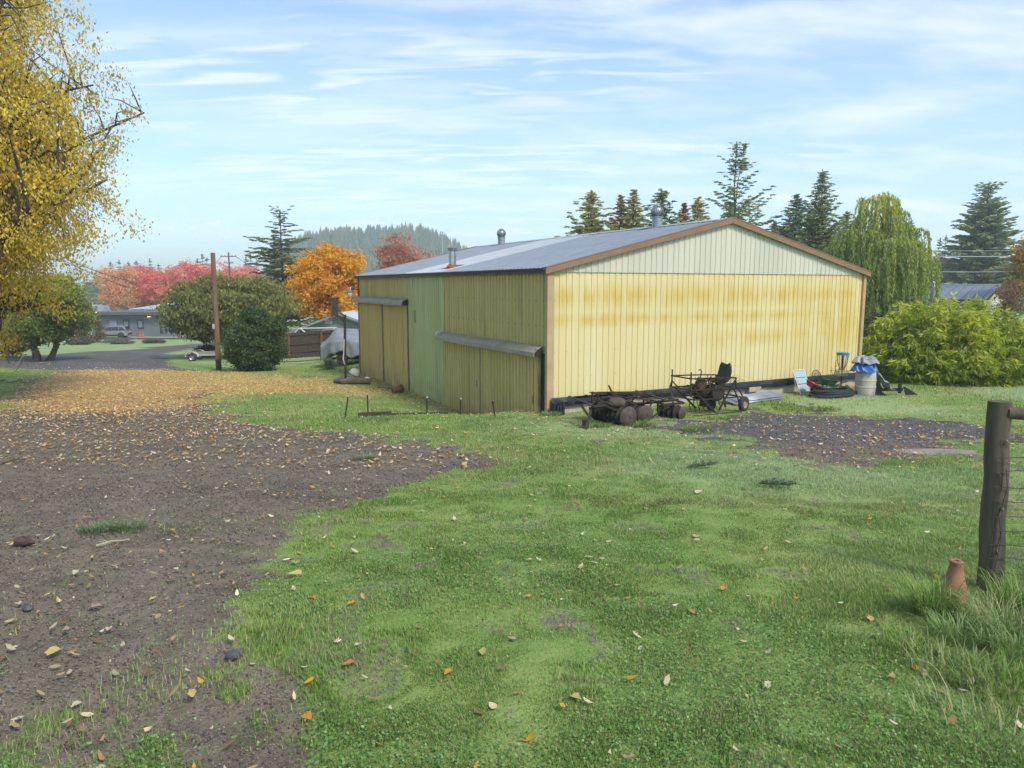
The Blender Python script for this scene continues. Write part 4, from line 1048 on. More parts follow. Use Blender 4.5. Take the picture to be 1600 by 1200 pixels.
for px, py, n, h0, h1, r, pal, lab in ((1455, 962, 420, .16, .38, .12, GP, 'bright green upright grass tuft left of the terracotta cone'), (1500, 1000, 300, .10, .22, .16, BP, 'bluish grass tuft in front of the terracotta cone'),
                               (1560, 985, 380, .1, .30, .2, DP, 'dry straw coloured grass tuft at the foot of the fence post'), (1590, 1020, 320, .10, .24, .2, BP, 'pale blue-green grass tuft at the right edge before the post'),
                               (1480, 1050, 240, .08, .2, .22, DP, 'dry tuft nearest the camera below the cone'), (1570, 1080, 340, .08, .20, .25, GP, 'green tuft nearest the camera below the post'), (1420, 1010, 200, .06, .16, .18, GP, 'short green tuft leftmost of the post tufts'),
                               (1590, 950, 300, .14, .34, .16, GP, 'dark green tuft growing through the wire mesh'), (1535, 1150, 260, .06, .18, .3, DP, 'wide straw tuft at the bottom right corner')):
    p = gp(px, py); tuft(p.x, p.y, n, h0, h1, r, pal, lab, T_)
for px, py, n, r, lab in ((568, 717, 260, .16, 'rounded pale green tuft alone on the dark gravel'), (160, 827, 420, .20, 'grey-green tuft lying on the brown drive at left'), (200, 826, 260, .16, 'right part of the grey-green tuft on the drive')):
    p = gp(px, py); tuft(p.x, p.y, n, .05, .11, r, [(.10, .16, .07), (.18, .25, .12), (.28, .34, .2)], lab, 'grass tufts on the drive', .004)
for px, py, n, r in ((860, 650, 200, .3), (1000, 665, 260, .4), (1090, 672, 160, .3), (1215, 632, 260, .5), (1240, 640, 260, .5), (1290, 640, 260, .4), (1120, 655, 120, .3), (930, 668, 200, .35)):
    p = gp(px, py); tuft(p.x, p.y, n, .07, .2, r, GP, 'long lawn grass left standing along the barn gable and machinery', 'unmown grass along the gable', .008)

# fallen leaves
def fallen(n, d0, d1, p, size, dens, name, label, curlz=.012):
    x, y, z = scatter(n, d0, d1, p)
    k = rng.random(len(x)) < dens(x, y); x, y, z = x[k], y[k], z[k]; n = len(x)
    a = rng.random(n) * 6.283; s = size * (.55 + .8 * rng.random(n)); w = s * (.3 + .25 * rng.random(n))
    u = np.stack([np.cos(a), np.sin(a), rng.normal(size=n) * .22], 1); v = np.stack([-np.sin(a), np.cos(a), rng.normal(size=n) * .22], 1)
    c = np.stack([x, y, z + .016 + .02 * rng.random(n)], 1); cu = (s * rng.uniform(.0, .22, n))[:, None] * np.array([0, 0, 1.])
    su, wv = s[:, None] * u, w[:, None] * v
    V = np.stack([c - su * .5 + cu, c - su * .2 + wv * .5, c + su * .2 + wv * .42, c + su * .5 + cu, c + su * .2 - wv * .42, c - su * .2 - wv * .5], 1).reshape(-1, 3)
    i = np.arange(n) * 6
    F = np.concatenate([np.stack([i, i + 1, i + 5], 1), np.stack([i + 1, i + 2, i + 4], 1), np.stack([i + 1, i + 4, i + 5], 1), np.stack([i + 2, i + 3, i + 4], 1)])
    warm = sstep(0, 1, masks(x, y)[1]) * (1 - .6 * sstep(-10, -5, x)) * (.35 + .65 * sstep(22, 28, y)); t = rng.random(n)
    pal1 = pick([(.22, .11, .06), (.40, .24, .10), (.56, .42, .22), (.60, .52, .38)], t, .2)
    pal2 = pick([(.42, .23, .09), (.66, .42, .12), (.74, .53, .18), (.70, .58, .34)], t, .15)
    cl = np.where((rng.random(n) < warm)[:, None], pal2, pal1)
    gold = rng.random(n) < .08; cl[gold] = np.array((.58, .30, .03)) * (.8 + .4 * rng.random((gold.sum(), 1)))
    return V, F, np.repeat(np.clip(cl, 0, .8), 6, 0)
def dn(x, y):
    g, c, f, d, g1_, g2_, g3_ = masks(x, y)
    base = .035 + .34 * g1_ * sstep(-8, .5, sdist(CARPET, x, y)) ** 1.3 + .07 * g1_ * sstep(4, 14, y) + .06 * g1_ + .10 * g2_ + .05 * sstep(10, 17, y) * (vnoise(x, y, 1.2, 81) > .45)
    return np.clip(base + 1.0 * c ** 1.2 + .06 * sstep(24, 30, y) * g3_, 0, 1)
parts = [fallen(26000, 2.7, 11, 1.0, .052, lambda x, y: .55 * dn(x, y), '', ''), fallen(230000, 10, 46, .75, .08, lambda x, y: .8 * dn(x, y), '', '')]
# a few big maple-like leaves placed on the near lawn
def bigleaf(px, py, s, col):
    s *= .72; p = gp(px, py); n = 7; a0 = rng.random() * 6.28; V = [p + Vector((0, 0, .02))]; F = []
    for k in range(14):
        t_ = 6.283 * k / 14; lx, ly = .52 * s * math.cos(t_) * (1 + .10 * rng.normal()), .27 * s * math.sin(t_) * (1 + .22 * rng.normal()) * (1.15 - .4 * math.cos(t_))
        V.append(p + Vector((lx * math.cos(a0) - ly * math.sin(a0), lx * math.sin(a0) + ly * math.cos(a0), .016 + 1.1 * abs(ly) * .5 + .10 * s * max(0, math.cos(t_)) + .05 * s * rng.random())))
    for k in range(14): F.append((0, 1 + k, 1 + (k + 1) % 14))
    return np.array([list(v) for v in V]), np.array(F), np.tile(np.array(col), (15, 1))
ORG, PAL, STR = (.60, .27, .03), (.56, .50, .33), (.55, .42, .16)
for px, py, s, col in ((550, 947, .10, ORG), (463, 883, .11, STR), (462, 903, .15, STR), (575, 902, .06, STR), (1130, 925, .10, ORG), (1088, 842, .13, STR), (1092, 772, .16, PAL), (1088, 848, .1, PAL), (1360, 972, .09, (.56, .36, .16)), (755, 1025, .09, (.40, .36, .12)),
                       (660, 802, .06, PAL), (920, 875, .08, PAL), (827, 880, .08, STR), (270, 832, .09, ORG), (490, 940, .08, ORG), (285, 868, .06, PAL), (275, 893, .06, PAL), (85, 1027, .14, STR), (20, 1020, .07, PAL), (170, 990, .08, PAL), (75, 935, .07, STR), (240, 940, .07, STR), (272, 1003, .06, ORG),
                       (240, 800, .06, PAL), (120, 900, .09, PAL), (150, 955, .10, (.36, .26, .2)), (30, 950, .08, PAL), (1245, 940, .07, ORG), (1080, 962, .08, (.5, .25, .08)), (1190, 878, .06, STR), (985, 830, .05, PAL), (715, 765, .08, ORG), (730, 775, .06, ORG), (920, 700, .07, (.5, .42, .1)), (850, 690, .07, PAL), (800, 1005, .07, (.42, .3, .16)),
                       (560, 1015, .06, PAL), (545, 1043, .1, (.45, .2, .06)), (1000, 1020, .05, PAL), (700, 1060, .08, ORG), (900, 1100, .09, STR), (1200, 1080, .08, PAL), (300, 1090, .09, STR), (120, 1110, .08, PAL), (480, 1130, .1, ORG)):
    parts.append(bigleaf(px, py, s, col))
off = 0; Vs, Fs, Cs = [], [], []
for V, F, c in parts: Vs.append(V); Fs.append(F + off); Cs.append(c); off += len(V)
tag(link('fallen_leaves', np_mesh('fallen_leaves', np.vstack(Vs), np.vstack(Fs), np.vstack(Cs)), leaf_mat('dead_leaf', .2, .6)), 'fallen golden and brown leaves, thickest across the drive', 'fallen leaves', kind='stuff')

# crushed rock on the drive and yard
def stones(n, d0, d1, p, size):
    x, y, z = scatter(n, d0, d1, p)
    g, c, f, d, g1_, g2_, g3_ = masks(x, y)
    k = rng.random(len(x)) < np.maximum(g1_, g2_) * .95; x, y, z, d = x[k], y[k], z[k], d[k]; n = len(x)
    r = size * (.35 + .9 * rng.random(n) ** 2.2) * np.clip(y / d0, 1, 5) ** .5
    oct_ = np.array([(1, 0, 0), (0, 1, 0), (-1, 0, 0), (0, -1, 0), (0, 0, .8), (0, 0, -.6)])
    V = (np.stack([x, y, z - .005 * (y < 30)], 1)[:, None, :] + oct_[None] * (r[:, None, None] * (.6 + .8 * rng.random((n, 6, 1)))))
    tri = np.array([(0, 1, 4), (1, 2, 4), (2, 3, 4), (3, 0, 4), (1, 0, 5), (2, 1, 5), (3, 2, 5), (0, 3, 5)])
    F = (tri[None] + (np.arange(n) * 6)[:, None, None]).reshape(-1, 3)
    t = rng.random(n)
    cb = pick([(.07, .054, .042), (.15, .118, .092), (.26, .21, .17)], t, .15); ck = pick([(.055, .053, .053), (.115, .11, .107), (.21, .20, .19)], t, .15)
    return V.reshape(-1, 3), F, np.repeat(np.where((rng.random(n) < d)[:, None], ck, cb), 6, 0)
sparts = [stones(60000, 2.7, 9, 1.6, .007), stones(60000, 8, 20, 1.5, .012)]
off = 0; Vs, Fs, Cs = [], [], []
for V, F, c in sparts: Vs.append(V); Fs.append(F + off); Cs.append(c); off += len(V)
m_, nt_, b_, o_ = new_mat('crushed_rock'); a_ = nt_.nodes.new('ShaderNodeAttribute'); a_.attribute_name = 'Col'; nt_.links.new(a_.outputs[0], b_.inputs[0]); b_.inputs['Roughness'].default_value = .85
tag(link('gravel', np_mesh('gravel', np.vstack(Vs), np.vstack(Fs), np.vstack(Cs)), m_), 'loose crushed rock scattered over the drive and yard', 'gravel', kind='stuff')
# ---------------------------------------------------------------- things round the barn
BROT = math.atan2(BU[1], BU[0])
def bl(u, v, dz=0):
    p = BC + BU * u + BV * v; return Vector((p[0], p[1], float(gz(p[0], p[1])) + dz))
RUST = M('rusted_steel', (.055, .037, .028), (.024, .019, .016), 9, .85, .1, .5, c3=(.11, .06, .035), s3=4)
RUSTD = M('dark_rusted_steel', (.045, .032, .025), (.018, .015, .013), 8, .85, .1, .4)
RUSTL = M('dusty_rusted_disc', (.105, .08, .064), (.05, .038, .03), 7, .8, .1, .4)
RUBBER = M('old_rubber', (.025, .024, .023), (.05, .045, .04), 9, .85)
RIMT = M('tan_rim', (.42, .30, .17), (.25, .15, .08), 9, .7)
VINYL = M('black_vinyl', (.015, .014, .014), (.03, .028, .026), 6, .5)
WOODG = M('grey_wood', (.22, .19, .15), (.13, .105, .08), 4, .9, bmp=.4, stretch=(1, 1, 6))
def bpx(px, v, dz=0):
    best = min(np.arange(0, 12.6, .02), key=lambda u: abs((BC[0] + BU[0] * u + BV[0] * v) / (BC[1] + BU[1] * u + BV[1] * v) * FPX / 1.0 - (px - 800) / (cp + .0 * sp)))
    return bl(best, v, dz)
def disc(mb, c, axis, r, cup=.05, n=22):
    q = Vector(axis).normalized().to_track_quat('Z', 'Y').to_matrix().to_4x4()
    prof = [(r, 0), (r * .92, cup * .25), (r * .6, cup * .72), (r * .25, cup * .97), (.02, cup), (.02, cup - .012), (r * .25, cup * .97 - .012), (r * .6, cup * .72 - .012), (r * .92, cup * .25 - .012), (r, 0)]
    mb.lathe(prof, n, Matrix.Translation(Vector(c)) @ q, False)
def hub_wheel(parent, c, axis, r, w, rim_mat, tyre_name='wheel'):
    q = Matrix.Translation(Vector(c)) @ Vector(axis).normalized().to_track_quat('Z', 'Y').to_matrix().to_4x4()
    t = MB(); t.lathe([(r * .56, -w * .5), (r * .8, -w * .52), (r * .96, -w * .38), (r, -w * .15), (r, w * .15), (r * .96, w * .38), (r * .8, w * .52), (r * .56, w * .5)], 26, q, False)
    o = t.obj(tyre_name, RUBBER, parent, True)
    m = MB(); m.lathe([(r * .58, -w * .42), (r * .5, -w * .3), (r * .3, -w * .1), (.12 * r, -w * .18), (.01, -w * .18)], 22, q, False); m.lathe([(r * .58, w * .42), (r * .5, w * .3), (r * .3, w * .1), (.12 * r, w * .25), (.01, w * .25)], 22, q, False)
    for k in range(5):
        a = 6.283 * k / 5; m.lathe([(.03 * r + .008, w * .12), (.02, w * .2)], 6, q @ Matrix.Translation((r * .26 * math.cos(a), r * .26 * math.sin(a), 0)))
    m.obj('rim', rim_mat, o, True); return o

# disc harrow
b = gp(972, 661)
h = thing('disc_harrow', 'rusty disc harrow with rows of steel discs before the yellow gable', 'farm machine', b, BROT)
f = MB()
for y, z, x0, x1 in ((-.12, .47, -1.0, 1.15), (.55, .50, -.95, 1.25), (.95, .55, -.7, 1.2)):
    f.box(((x0 + x1) / 2, y, z), (x1 - x0, .06, .012)); f.box(((x0 + x1) / 2, y + .03, z - .03), (x1 - x0, .012, .06))
for x in (-.92, -.45, .12, .62, 1.08): f.bar((x, -.2, .50), (x + .08, 1.0, .56), .06, .02)
for a_, b_ in (((-1.0, -.1, .5), (-.2, .6, .56)), ((-.2, -.12, .5), (.9, .5, .52)), ((.9, -.1, .48), (.3, .9, .56)), ((-.95, .5, .52), (-.3, -.15, .5)), ((.2, .2, .56), (1.35, .5, .5))): f.bar(a_, b_, .05, .018)
f.obj('frame', RUST, h)
f = MB()
for a_, b_ in (((-.78, .1, .5), (-.78, .1, .78)), ((-.62, .12, .5), (-.62, .12, .74)), ((-.78, .1, .77), (-.60, .12, .74)), ): f.bar(a_, b_, .05, .03)
f.obj('lever_bracket', RUST, h)
f = MB(); f.bar((-.02, .3, .55), (-.12, .4, .85), .05, .03); f.bar((.02, .32, .55), (-.10, .41, .84), .05, .03); f.obj('lever_arm', RUST, h)
f = MB(); f.box((.35, .62, .60), (1.5, .34, .02), Matrix.Rotation(.06, 3, 'Y')); f.box((.35, .46, .63), (1.5, .02, .07), Matrix.Rotation(.06, 3, 'Y')); f.obj('weight_tray', RUST, h)
f = MB(); f.bar((-.9, -.05, .45), (-1.38, -.55, .05), .055, .04); f.bar((-.9, .4, .45), (-1.1, -.2, .32), .05, .03); f.box((-1.22, -.30, .17), (.12, .12, .12), Matrix.Rotation(.5, 3, 'Z')); f.obj('drawbar', RUST, h)
def gang(c0, dr, n, sp, r, mat, z):
    d = Vector((dr[0], dr[1], 0)).normalized()
    for k in range(n):
        m = MB(); disc(m, Vector((c0[0], c0[1], z)) + d * sp * k, -d, r, .075); m.obj('disc', mat if k == 0 else RUSTD, h, True)
    m = MB(); e = Vector((c0[0], c0[1], z)); m.tube([e - d * .05, e + d * (sp * n)], .022, 8)
    for k in (0.5, n - 1.5):
        q = e + d * sp * k; m.bar(q, q + Vector((0, 0, .34)), .05, .02); m.bar(q + Vector((.05, 0, 0)), q + Vector((.28, -.02, .3)), .04, .015)
    m.obj('gang_axle', RUST, h)
gang((-.14, -.42), (-.05, 1.0), 8, .16, .25, RUSTL, .215)
gang((.50, -.22), (.10, 1.0), 7, .16, .22, RUSTL, .20)
m = MB(); m.ball((-.18, -.02, .50), .21, 18, (1.1, 1.0, .62)); m.obj('hub_dome', RUSTL, h, True)
m = MB(); m.bar((-.55, -.12, .46), (.05, -.28, .22), .035); m.bar((.05, -.28, .22), (.22, -.25, .30), .05, .03); m.obj('scraper_arm', RUSTD, h)

# smaller disc gang beside it
b = gp(1058, 654)
g2_ = thing('disc_gang', 'small dark gang of discs with one plate facing, between harrow and seated machine', 'farm machine', b, BROT)
f = MB(); f.box((-.15, .25, .42), (.75, .09, .05)); f.box((-.15, .0, .38), (.7, .06, .05)); f.bar((-.45, .0, .4), (-.45, .5, .42), .06, .03); f.bar((.15, .0, .4), (.15, .5, .42), .06, .03); f.bar((.1, .3, .42), (.3, .6, .66), .06, .05); f.bar((-.9, -.02, .05), (-.5, .1, .18), .03); f.obj('frame', RUSTD, g2_)
for k in range(5):
    m = MB(); disc(m, (.06 - .05 * k, -.12 + .13 * k, .15), (.2, -1, 0), .15 if k == 0 else .19, .04); m.obj('disc', RUSTL if k == 0 else RUSTD, g2_, True)
m = MB(); m.tube([(.07, -.14, .15), (-.2, .55, .16)], .02, 8)
for x, y in ((-.1, .05), (-.4, .26)): m.bar((x, y, .15), (x, y, .42), .05, .03)
m.obj('axle', RUSTD, g2_)

# ride-on machine with seat
b = gp(1112, 646)
t = thing('transplanter', 'tangled rusty farm implement with black bucket seat and one tan rimmed wheel', 'farm machine', b, BROT)
def frame_side(y, nm):
    f = MB()
    f.tube([(-.86, y, 1.0), (-.3, y, .985), (.3, y, .96), (.72, y, .93)], .019, 8)
    f.tube([(-.88, y, .72), (-.87, y, .9), (-.87, y, 1.17)], .02, 8)
    f.tube([(-.87, y, .88), (-.80, y, .80), (-.62, y, .66)], .018, 8); f.tube([(-.87, y, .88), (-.94, y, .70), (-.86, y, .55), (-.72, y, .45)], .015, 8)
    f.bar((-.9, y, .70), (.78, y, .66), .045, .03); f.bar((-.72, y, .43), (.92, y, .40), .035, .028)
    f.bar((-.72, y, .66), (-.02, y - .02, .06), .05, .035); f.bar((.68, y, .86), (.12, y - .02, .10), .045, .03)
    f.tube([(.70, y, .92), (.72, y, .7), (.88, y, .55), (.97, y, .42)], .02, 8); f.tube([(.62, y, .68), (.78, y, .42), (.86, y, .25)], .02, 8)
    return f.obj(nm, RUSTD, t)
frame_side(-.12, 'side_frame'); frame_side(.62, 'side_frame')
f = MB()
for x, z in ((-.87, 1.0), (-.87, .70), (.70, .93), (.72, .66), (-.72, .43), (.9, .40), (-.3, .7), (.2, .68)): f.bar((x, -.14, z), (x, .66, z), .035, .03)
f.obj('cross_bars', RUST, t)
f = MB()
for k, x in enumerate((-.62, -.5, -.1, .02, .18, .4)): f = MB(); f.tube([(x, -.10 + .1 * (k % 3), 1.03), (x, -.10 + .1 * (k % 3), .93), (x - .03, -.08, .70)], .011, 6); f.obj('tine', RUSTD, t)
for k in range(9): f = MB(); f.tube([(-.68 + .15 * k, .1 + .05 * (k % 4), .43), (-.70 + .15 * k, .1, .24), (-.66 + .15 * k, .05, .08)], .012, 6); f.obj('tine', RUSTD, t)
f = MB()
for k in range(6): f.tube([(.70, .1 * k - .05, .88), (.86, .1 * k - .12, .72), (1.05 + .03 * k, .1 * k - .1, .84 + .02 * k)], .005, 4)
f.obj('wire_fingers', RUSTD, t)
f = MB(); f.box((-.12, .2, .56), (.52, .34, .12)); f.box((.16, .24, .60), (.34, .3, .18), None, .03); f.lathe([(.12, 0), (.14, .05), (.14, .16), (.08, .2)], 14, Matrix.Translation((-.34, .22, .60))); f.lathe([(.09, 0), (.1, .04), (.1, .2), (.04, .22)], 14, Matrix.Translation((.02, .1, .42)))
f.box((.05, .26, .40), (.7, .3, .08)); f.box((-.05, .18, .28), (.24, .25, .22)); f.lathe([(.16, -.05), (.18, 0), (.16, .05)], 18, Matrix.Translation((-.42, .0, .82)) @ Matrix.Rotation(1.57, 4, 'X')); f.obj('gear_housing', RUST, t)
f = MB()
f.tube([(-.42, .1, .7), (-.44, .1, .85), (-.34, .1, 1.02), (-.32, .1, 1.16), (-.36, .1, 1.20), (-.42, .1, 1.18)], .014, 7); f.obj('lever', RUSTD, t)
f = MB(); ring = [(-.02 + .26 * math.cos(a), .15 + .26 * math.sin(a), .86 + .03 * math.cos(a)) for a in np.linspace(0, 6.283, 22)]; f.tube(ring, .012, 6); f.tube([(-.02, .15, .6), (-.02, .15, .86)], .014, 6); f.bar((-.27, .15, .86), (.24, .15, .86), .015); f.obj('steering_ring', RUSTD, t)
f = MB()
sec = [(.30, .20, .80, .20), (.42, .20, .78, .23), (.56, .20, .80, .24), (.64, .20, .90, .235), (.675, .20, 1.05, .23), (.69, .20, 1.20, .20), (.68, .20, 1.27, .14)]
vs_ = []; fs_ = []
for x, y, z, wd in sec:
    for q in np.linspace(-1, 1, 9): vs_.append((x - .07 * q * q, y + wd * q, z + .05 * q * q))
for i in range(len(sec) - 1):
    for k in range(8): fs_.append((i * 9 + k, i * 9 + k + 1, i * 9 + k + 10, i * 9 + k + 9))
f.add(vs_, fs_); s_ = f.obj('seat', VINYL, t, True); q = s_.modifiers.new('s', 'SOLIDIFY'); q.thickness = .05; q.offset = 0
f = MB(); f.bar((.48, .2, .66), (.48, .2, .80), .06); f.obj('seat_post', RUSTD, t)
f = MB()
for a_, b_ in (((-.8, -.1, .86), (.2, .3, .72)), ((-.6, .5, .95), (.4, .1, .8)), ((-.2, -.1, .72), (.5, .6, .9)), ((.1, .0, .9), (.62, .3, .86)), ((-.7, .1, .6), (.3, .0, .5)), ((-.5, .3, .45), (.1, .2, .95)), ((.3, -.12, .5), (.7, .3, .72)), ((-.3, .0, .3), (.6, .4, .36)), ((.45, -.05, .15), (.5, .2, .66))): f.bar(a_, b_, .035, .03)
f.obj('linkage', RUST, t)
f = MB(); f.lathe([(.11, -.08), (.13, -.06), (.13, .06), (.11, .08)], 16, Matrix.Translation((.33, .05, .82)) @ Matrix.Rotation(1.57, 4, 'X')); f.lathe([(.2, -.02), (.22, 0), (.2, .02)], 18, Matrix.Translation((.1, -.1, .55)) @ Matrix.Rotation(1.57, 4, 'X')); f.obj('drive_wheel', RUSTD, t)
hub_wheel(t, (.97, -.18, .215), (.25, -1, 0), .21, .13, RIMT)
hub_wheel(t, (.30, .35, .17), (.2, -1, 0), .17, .12, RUSTD)
f = MB(); f.tube([(-.95, -.25, .05), (0, -.28, .04), (.85, -.26, .05)], .014, 6); f.obj('ground_rod', RUSTD, t)

# roofing sheets lying on the grass
p = gp(1176, 627)
o = thing('metal_sheet', 'grey corrugated roofing sheets lying on the grass by the foundation', 'metal sheet', (p.x, p.y, p.z + .05), BROT)
for k in range(2):
    mb = MB(); vv = []; n = 40
    for i in range(n + 1):
        for x in (-.95, .95): vv.append((x + .18 * k, -.28 + .62 * i / n + .07 * k, .018 * math.sin(i * 1.25) + .03 * k + .05 * (x > 0)))
    mb.add(vv, [(2 * i, 2 * i + 1, 2 * i + 3, 2 * i + 2) for i in range(n)])
    q = mb.obj('sheet', M('weathered_zinc', (.36, .39, .43), (.26, .28, .31), 3, .45, .4), o, True); q.rotation_euler = (R(9 - 3 * k), 0, 0); s = q.modifiers.new('s', 'SOLIDIFY'); s.thickness = .003
p = bl(6.9, -.28)
mb = MB(); mb.box((0, 0, .08), (1.2, .20, .03), Matrix.Rotation(-.25, 3, 'X') @ Matrix.Rotation(.12, 3, 'Y')); mb.box((.5, .05, .22), (.5, .04, .14))
o = mb.obj('plank', M('pale_plank', (.46, .42, .34), (.33, .29, .22), 3, .85), None); o.location = p; o.rotation_euler = (0, 0, BROT); tag(o, 'pale weathered plank dropped along the barn foundation', 'plank')

# folded lounger leaning on the wall
p = bpx(1256, -.60)
o = thing('folding_lounger', 'folded white framed lounger with pale blue sling leaning on the barn', 'lounger', p, BROT)
WH = M('white_tube', (.72, .72, .70), (.58, .58, .55), 5, .4); SL = M('blue_sling', (.36, .50, .53), (.30, .43, .46), 14, .8)
f = MB(); tl = math.atan2(.42, .75)
for x in (-.25, .25): f.tube([(x, -.12, .0), (x, .02, .28), (x, .19, .62), (x, .24, .74)], .016, 8); f.tube([(x, .02, .04), (x, .12, .3), (x, .20, .62)], .014, 8)
for q in ((-.12, 0.02), (.24, .74), (.02, .28)): f.tube([(-.25, q[0], q[1]), (.25, q[0], q[1])], .014, 8)
f.obj('frame', WH, o, True)
for z0, z1 in ((.08, .30), (.32, .50), (.52, .71)):
    f = MB(); y0, y1 = -.10 + .46 * z0 - .02, -.10 + .46 * z1 - .02; f.add([(-.235, y0, z0), (.235, y0, z0), (.235, y1, z1), (-.235, y1, z1)], [(0, 1, 2, 3)]); q = f.obj('sling_panel', SL, o); s = q.modifiers.new('s', 'SOLIDIFY'); s.thickness = .012
# wire chair back
p = bpx(1279, -.55)
o = thing('wire_chair', 'dark bent wire chair back beside the folded lounger', 'chair', p, BROT)
f = MB(); arch = [(.24 * math.cos(a), .10 * math.sin(a) + .05, .28 + .40 * math.sin(a) ** .7) for a in np.linspace(.02, 3.12, 16)]
f.tube([(.26, .0, 0)] + arch + [(-.26, .0, 0)], .012, 6)
for k in range(-3, 4): f.tube([(.06 * k, .0, .3), (.055 * k, .11, .66 - .02 * abs(k) ** 1.6)], .006, 5)
f.obj('back', RUSTD, o)
f = MB(); f.lathe([(.24, .28), (.24, .30), (.02, .29)], 18, Matrix.Translation((0, -.15, 0))); 
for x, y in ((-.17, -.3), (.17, -.3)): f.tube([(x, y, .29), (x * 1.2, y - .02, 0)], .012, 6)
f.obj('seat', RUSTD, o)
# wheelbarrow tub
def tub(o, mat, L, w, hgt, nm='tray'):
    mb = MB(); n = 20; vv = []
    for s, z in ((.62, 0), (.82, hgt * .4), (1, hgt), (1.06, hgt), (1.06, hgt - .015), (1.0, hgt - .02), (.78, hgt * .36), (.60, .02)):
        for k in range(n):
            a = 6.283 * k / n; ex = .55
            cx_ = math.copysign(abs(math.cos(a)) ** ex, math.cos(a)); sy_ = math.copysign(abs(math.sin(a)) ** ex, math.sin(a))
            vv.append((L / 2 * cx_ * s, w / 2 * sy_ * s, z))
    mb.add(vv, [(i * n + k, i * n + (k + 1) % n, (i + 1) * n + (k + 1) % n, (i + 1) * n + k) for i in range(7) for k in range(n)] + [tuple(range(n))[::-1], tuple(7 * n + k for k in range(n))])
    return mb.obj(nm, mat, o, True)
p = bpx(1292, -1.0)
o = thing('wheelbarrow', 'green plastic wheelbarrow behind the red tub by the barn wall', 'wheelbarrow', (p.x, p.y, p.z), BROT)
q = tub(o, M('green_plastic', (.025, .13, .05), (.02, .09, .04), 5, .4), .62, .46, .2); q.location = (0, 0, .24); q.rotation_euler = (0, R(8), 0)
hub_wheel(o, (-.36, 0, .13), (0, 1, 0), .13, .07, RUSTD)
for s in (-1, 1):
    f = MB(); f.tube([(-.36, .05 * s, .13), (0, .16 * s, .22), (.62, .24 * s, .36)], .015, 7); f.obj('handle', RUSTD, o)
    f = MB(); f.tube([(.22, .18 * s, .26), (.24, .2 * s, 0)], .013, 6); f.obj('leg', RUSTD, o)
p = bpx(1268, -1.05)
o = thing('red_tub', 'tipped red plastic tub lying against the lounger foot', 'tub', (p.x, p.y, p.z + .26), BROT + .3)
q = tub(o, M('red_plastic', (.36, .025, .03), (.26, .02, .03), 4, .4), .56, .38, .16); q.rotation_euler = (R(24), R(14), 0)
WOODC = M('cut_wood', (.50, .34, .15), (.36, .22, .09), 6, .85)
for i, (u, v, s, rz, lab) in enumerate(((1310, -.75, (.45, .16, .14), .2, 'longest wood offcut, lying left of the disc golf pole'), (1329, -.7, (.3, .2, .12), -.4, 'wood offcut lying between the pole and the barrel'), (1316, -1.45, (.34, .12, .06), .1, 'flat pale wood slab in front of the disc golf pole'), (1296, -1.6, (.2, .12, .07), .6, 'small pale wood chunk before the green wheelbarrow'))):
    mb = MB(); mb.box((0, 0, s[2] / 2 + .03), s, None, .015); o = mb.obj('wood_offcut', WOODC); o.location = bpx(u, v); o.rotation_euler = (0, R(4), BROT + rz); tag(o, lab, 'wood offcut', 'wood offcuts by the barn wall')
# disc golf basket
p = bpx(1314, -.9)
o = thing('disc_golf_basket', 'disc golf basket with blue top band and hanging chains against the gable', 'disc golf basket', p, BROT)
BLU = M('blue_band', (.03, .19, .50), (.025, .15, .40), 5, .45)
f = MB(); f.tube([(0, 0, -.1), (0, 0, 1.22)], .02, 8); f.obj('pole', RUSTD, o)
f = MB(); f.lathe([(.185, 1.17), (.19, 1.17), (.19, 1.245), (.17, 1.25), (.02, 1.25)], 28, None, False); f.obj('top_band', BLU, o, True)
f = MB()
for k in range(14):
    a = 6.283 * k / 14; f.tube([(.17 * math.cos(a), .17 * math.sin(a), 1.18), (.15 * math.cos(a), .15 * math.sin(a), .95), (.06 * math.cos(a), .06 * math.sin(a), .68)], .009, 4)
f.obj('chains', STEEL, o)
f = MB()
for z, r in ((.52, .19), (.66, .22), (.60, .21)): f.tube([(r * math.cos(a), r * math.sin(a), z) for a in np.linspace(0, 6.283, 24)], .009, 4)
for k in range(20):
    a = 6.283 * k / 20; f.tube([(.02 * math.cos(a), .02 * math.sin(a), .52), (.19 * math.cos(a), .19 * math.sin(a), .52), (.22 * math.cos(a), .22 * math.sin(a), .66)], .005, 4)
f.obj('basket', STEEL, o)
# weed stalk
f = MB()
for k in range(7):
    pts = curve((0, 0, 0), (.14 * math.cos(k * 2.1), .14 * math.sin(k * 2.1), .55 + .4 * rng.random()), .05, 6, .05); f.tube(pts, .005, 4)
    for j in range(8): f.ball(pts[3 + j % 3] + rng.normal(size=3) * .05, .014, 6)
o = f.obj('dry_weed', M('dry_stalk', (.16, .13, .07), (.09, .07, .04), 6)); o.location = bpx(1304, -.5); tag(o, 'dry seeded weed stalks standing just left of the disc golf basket', 'weed')
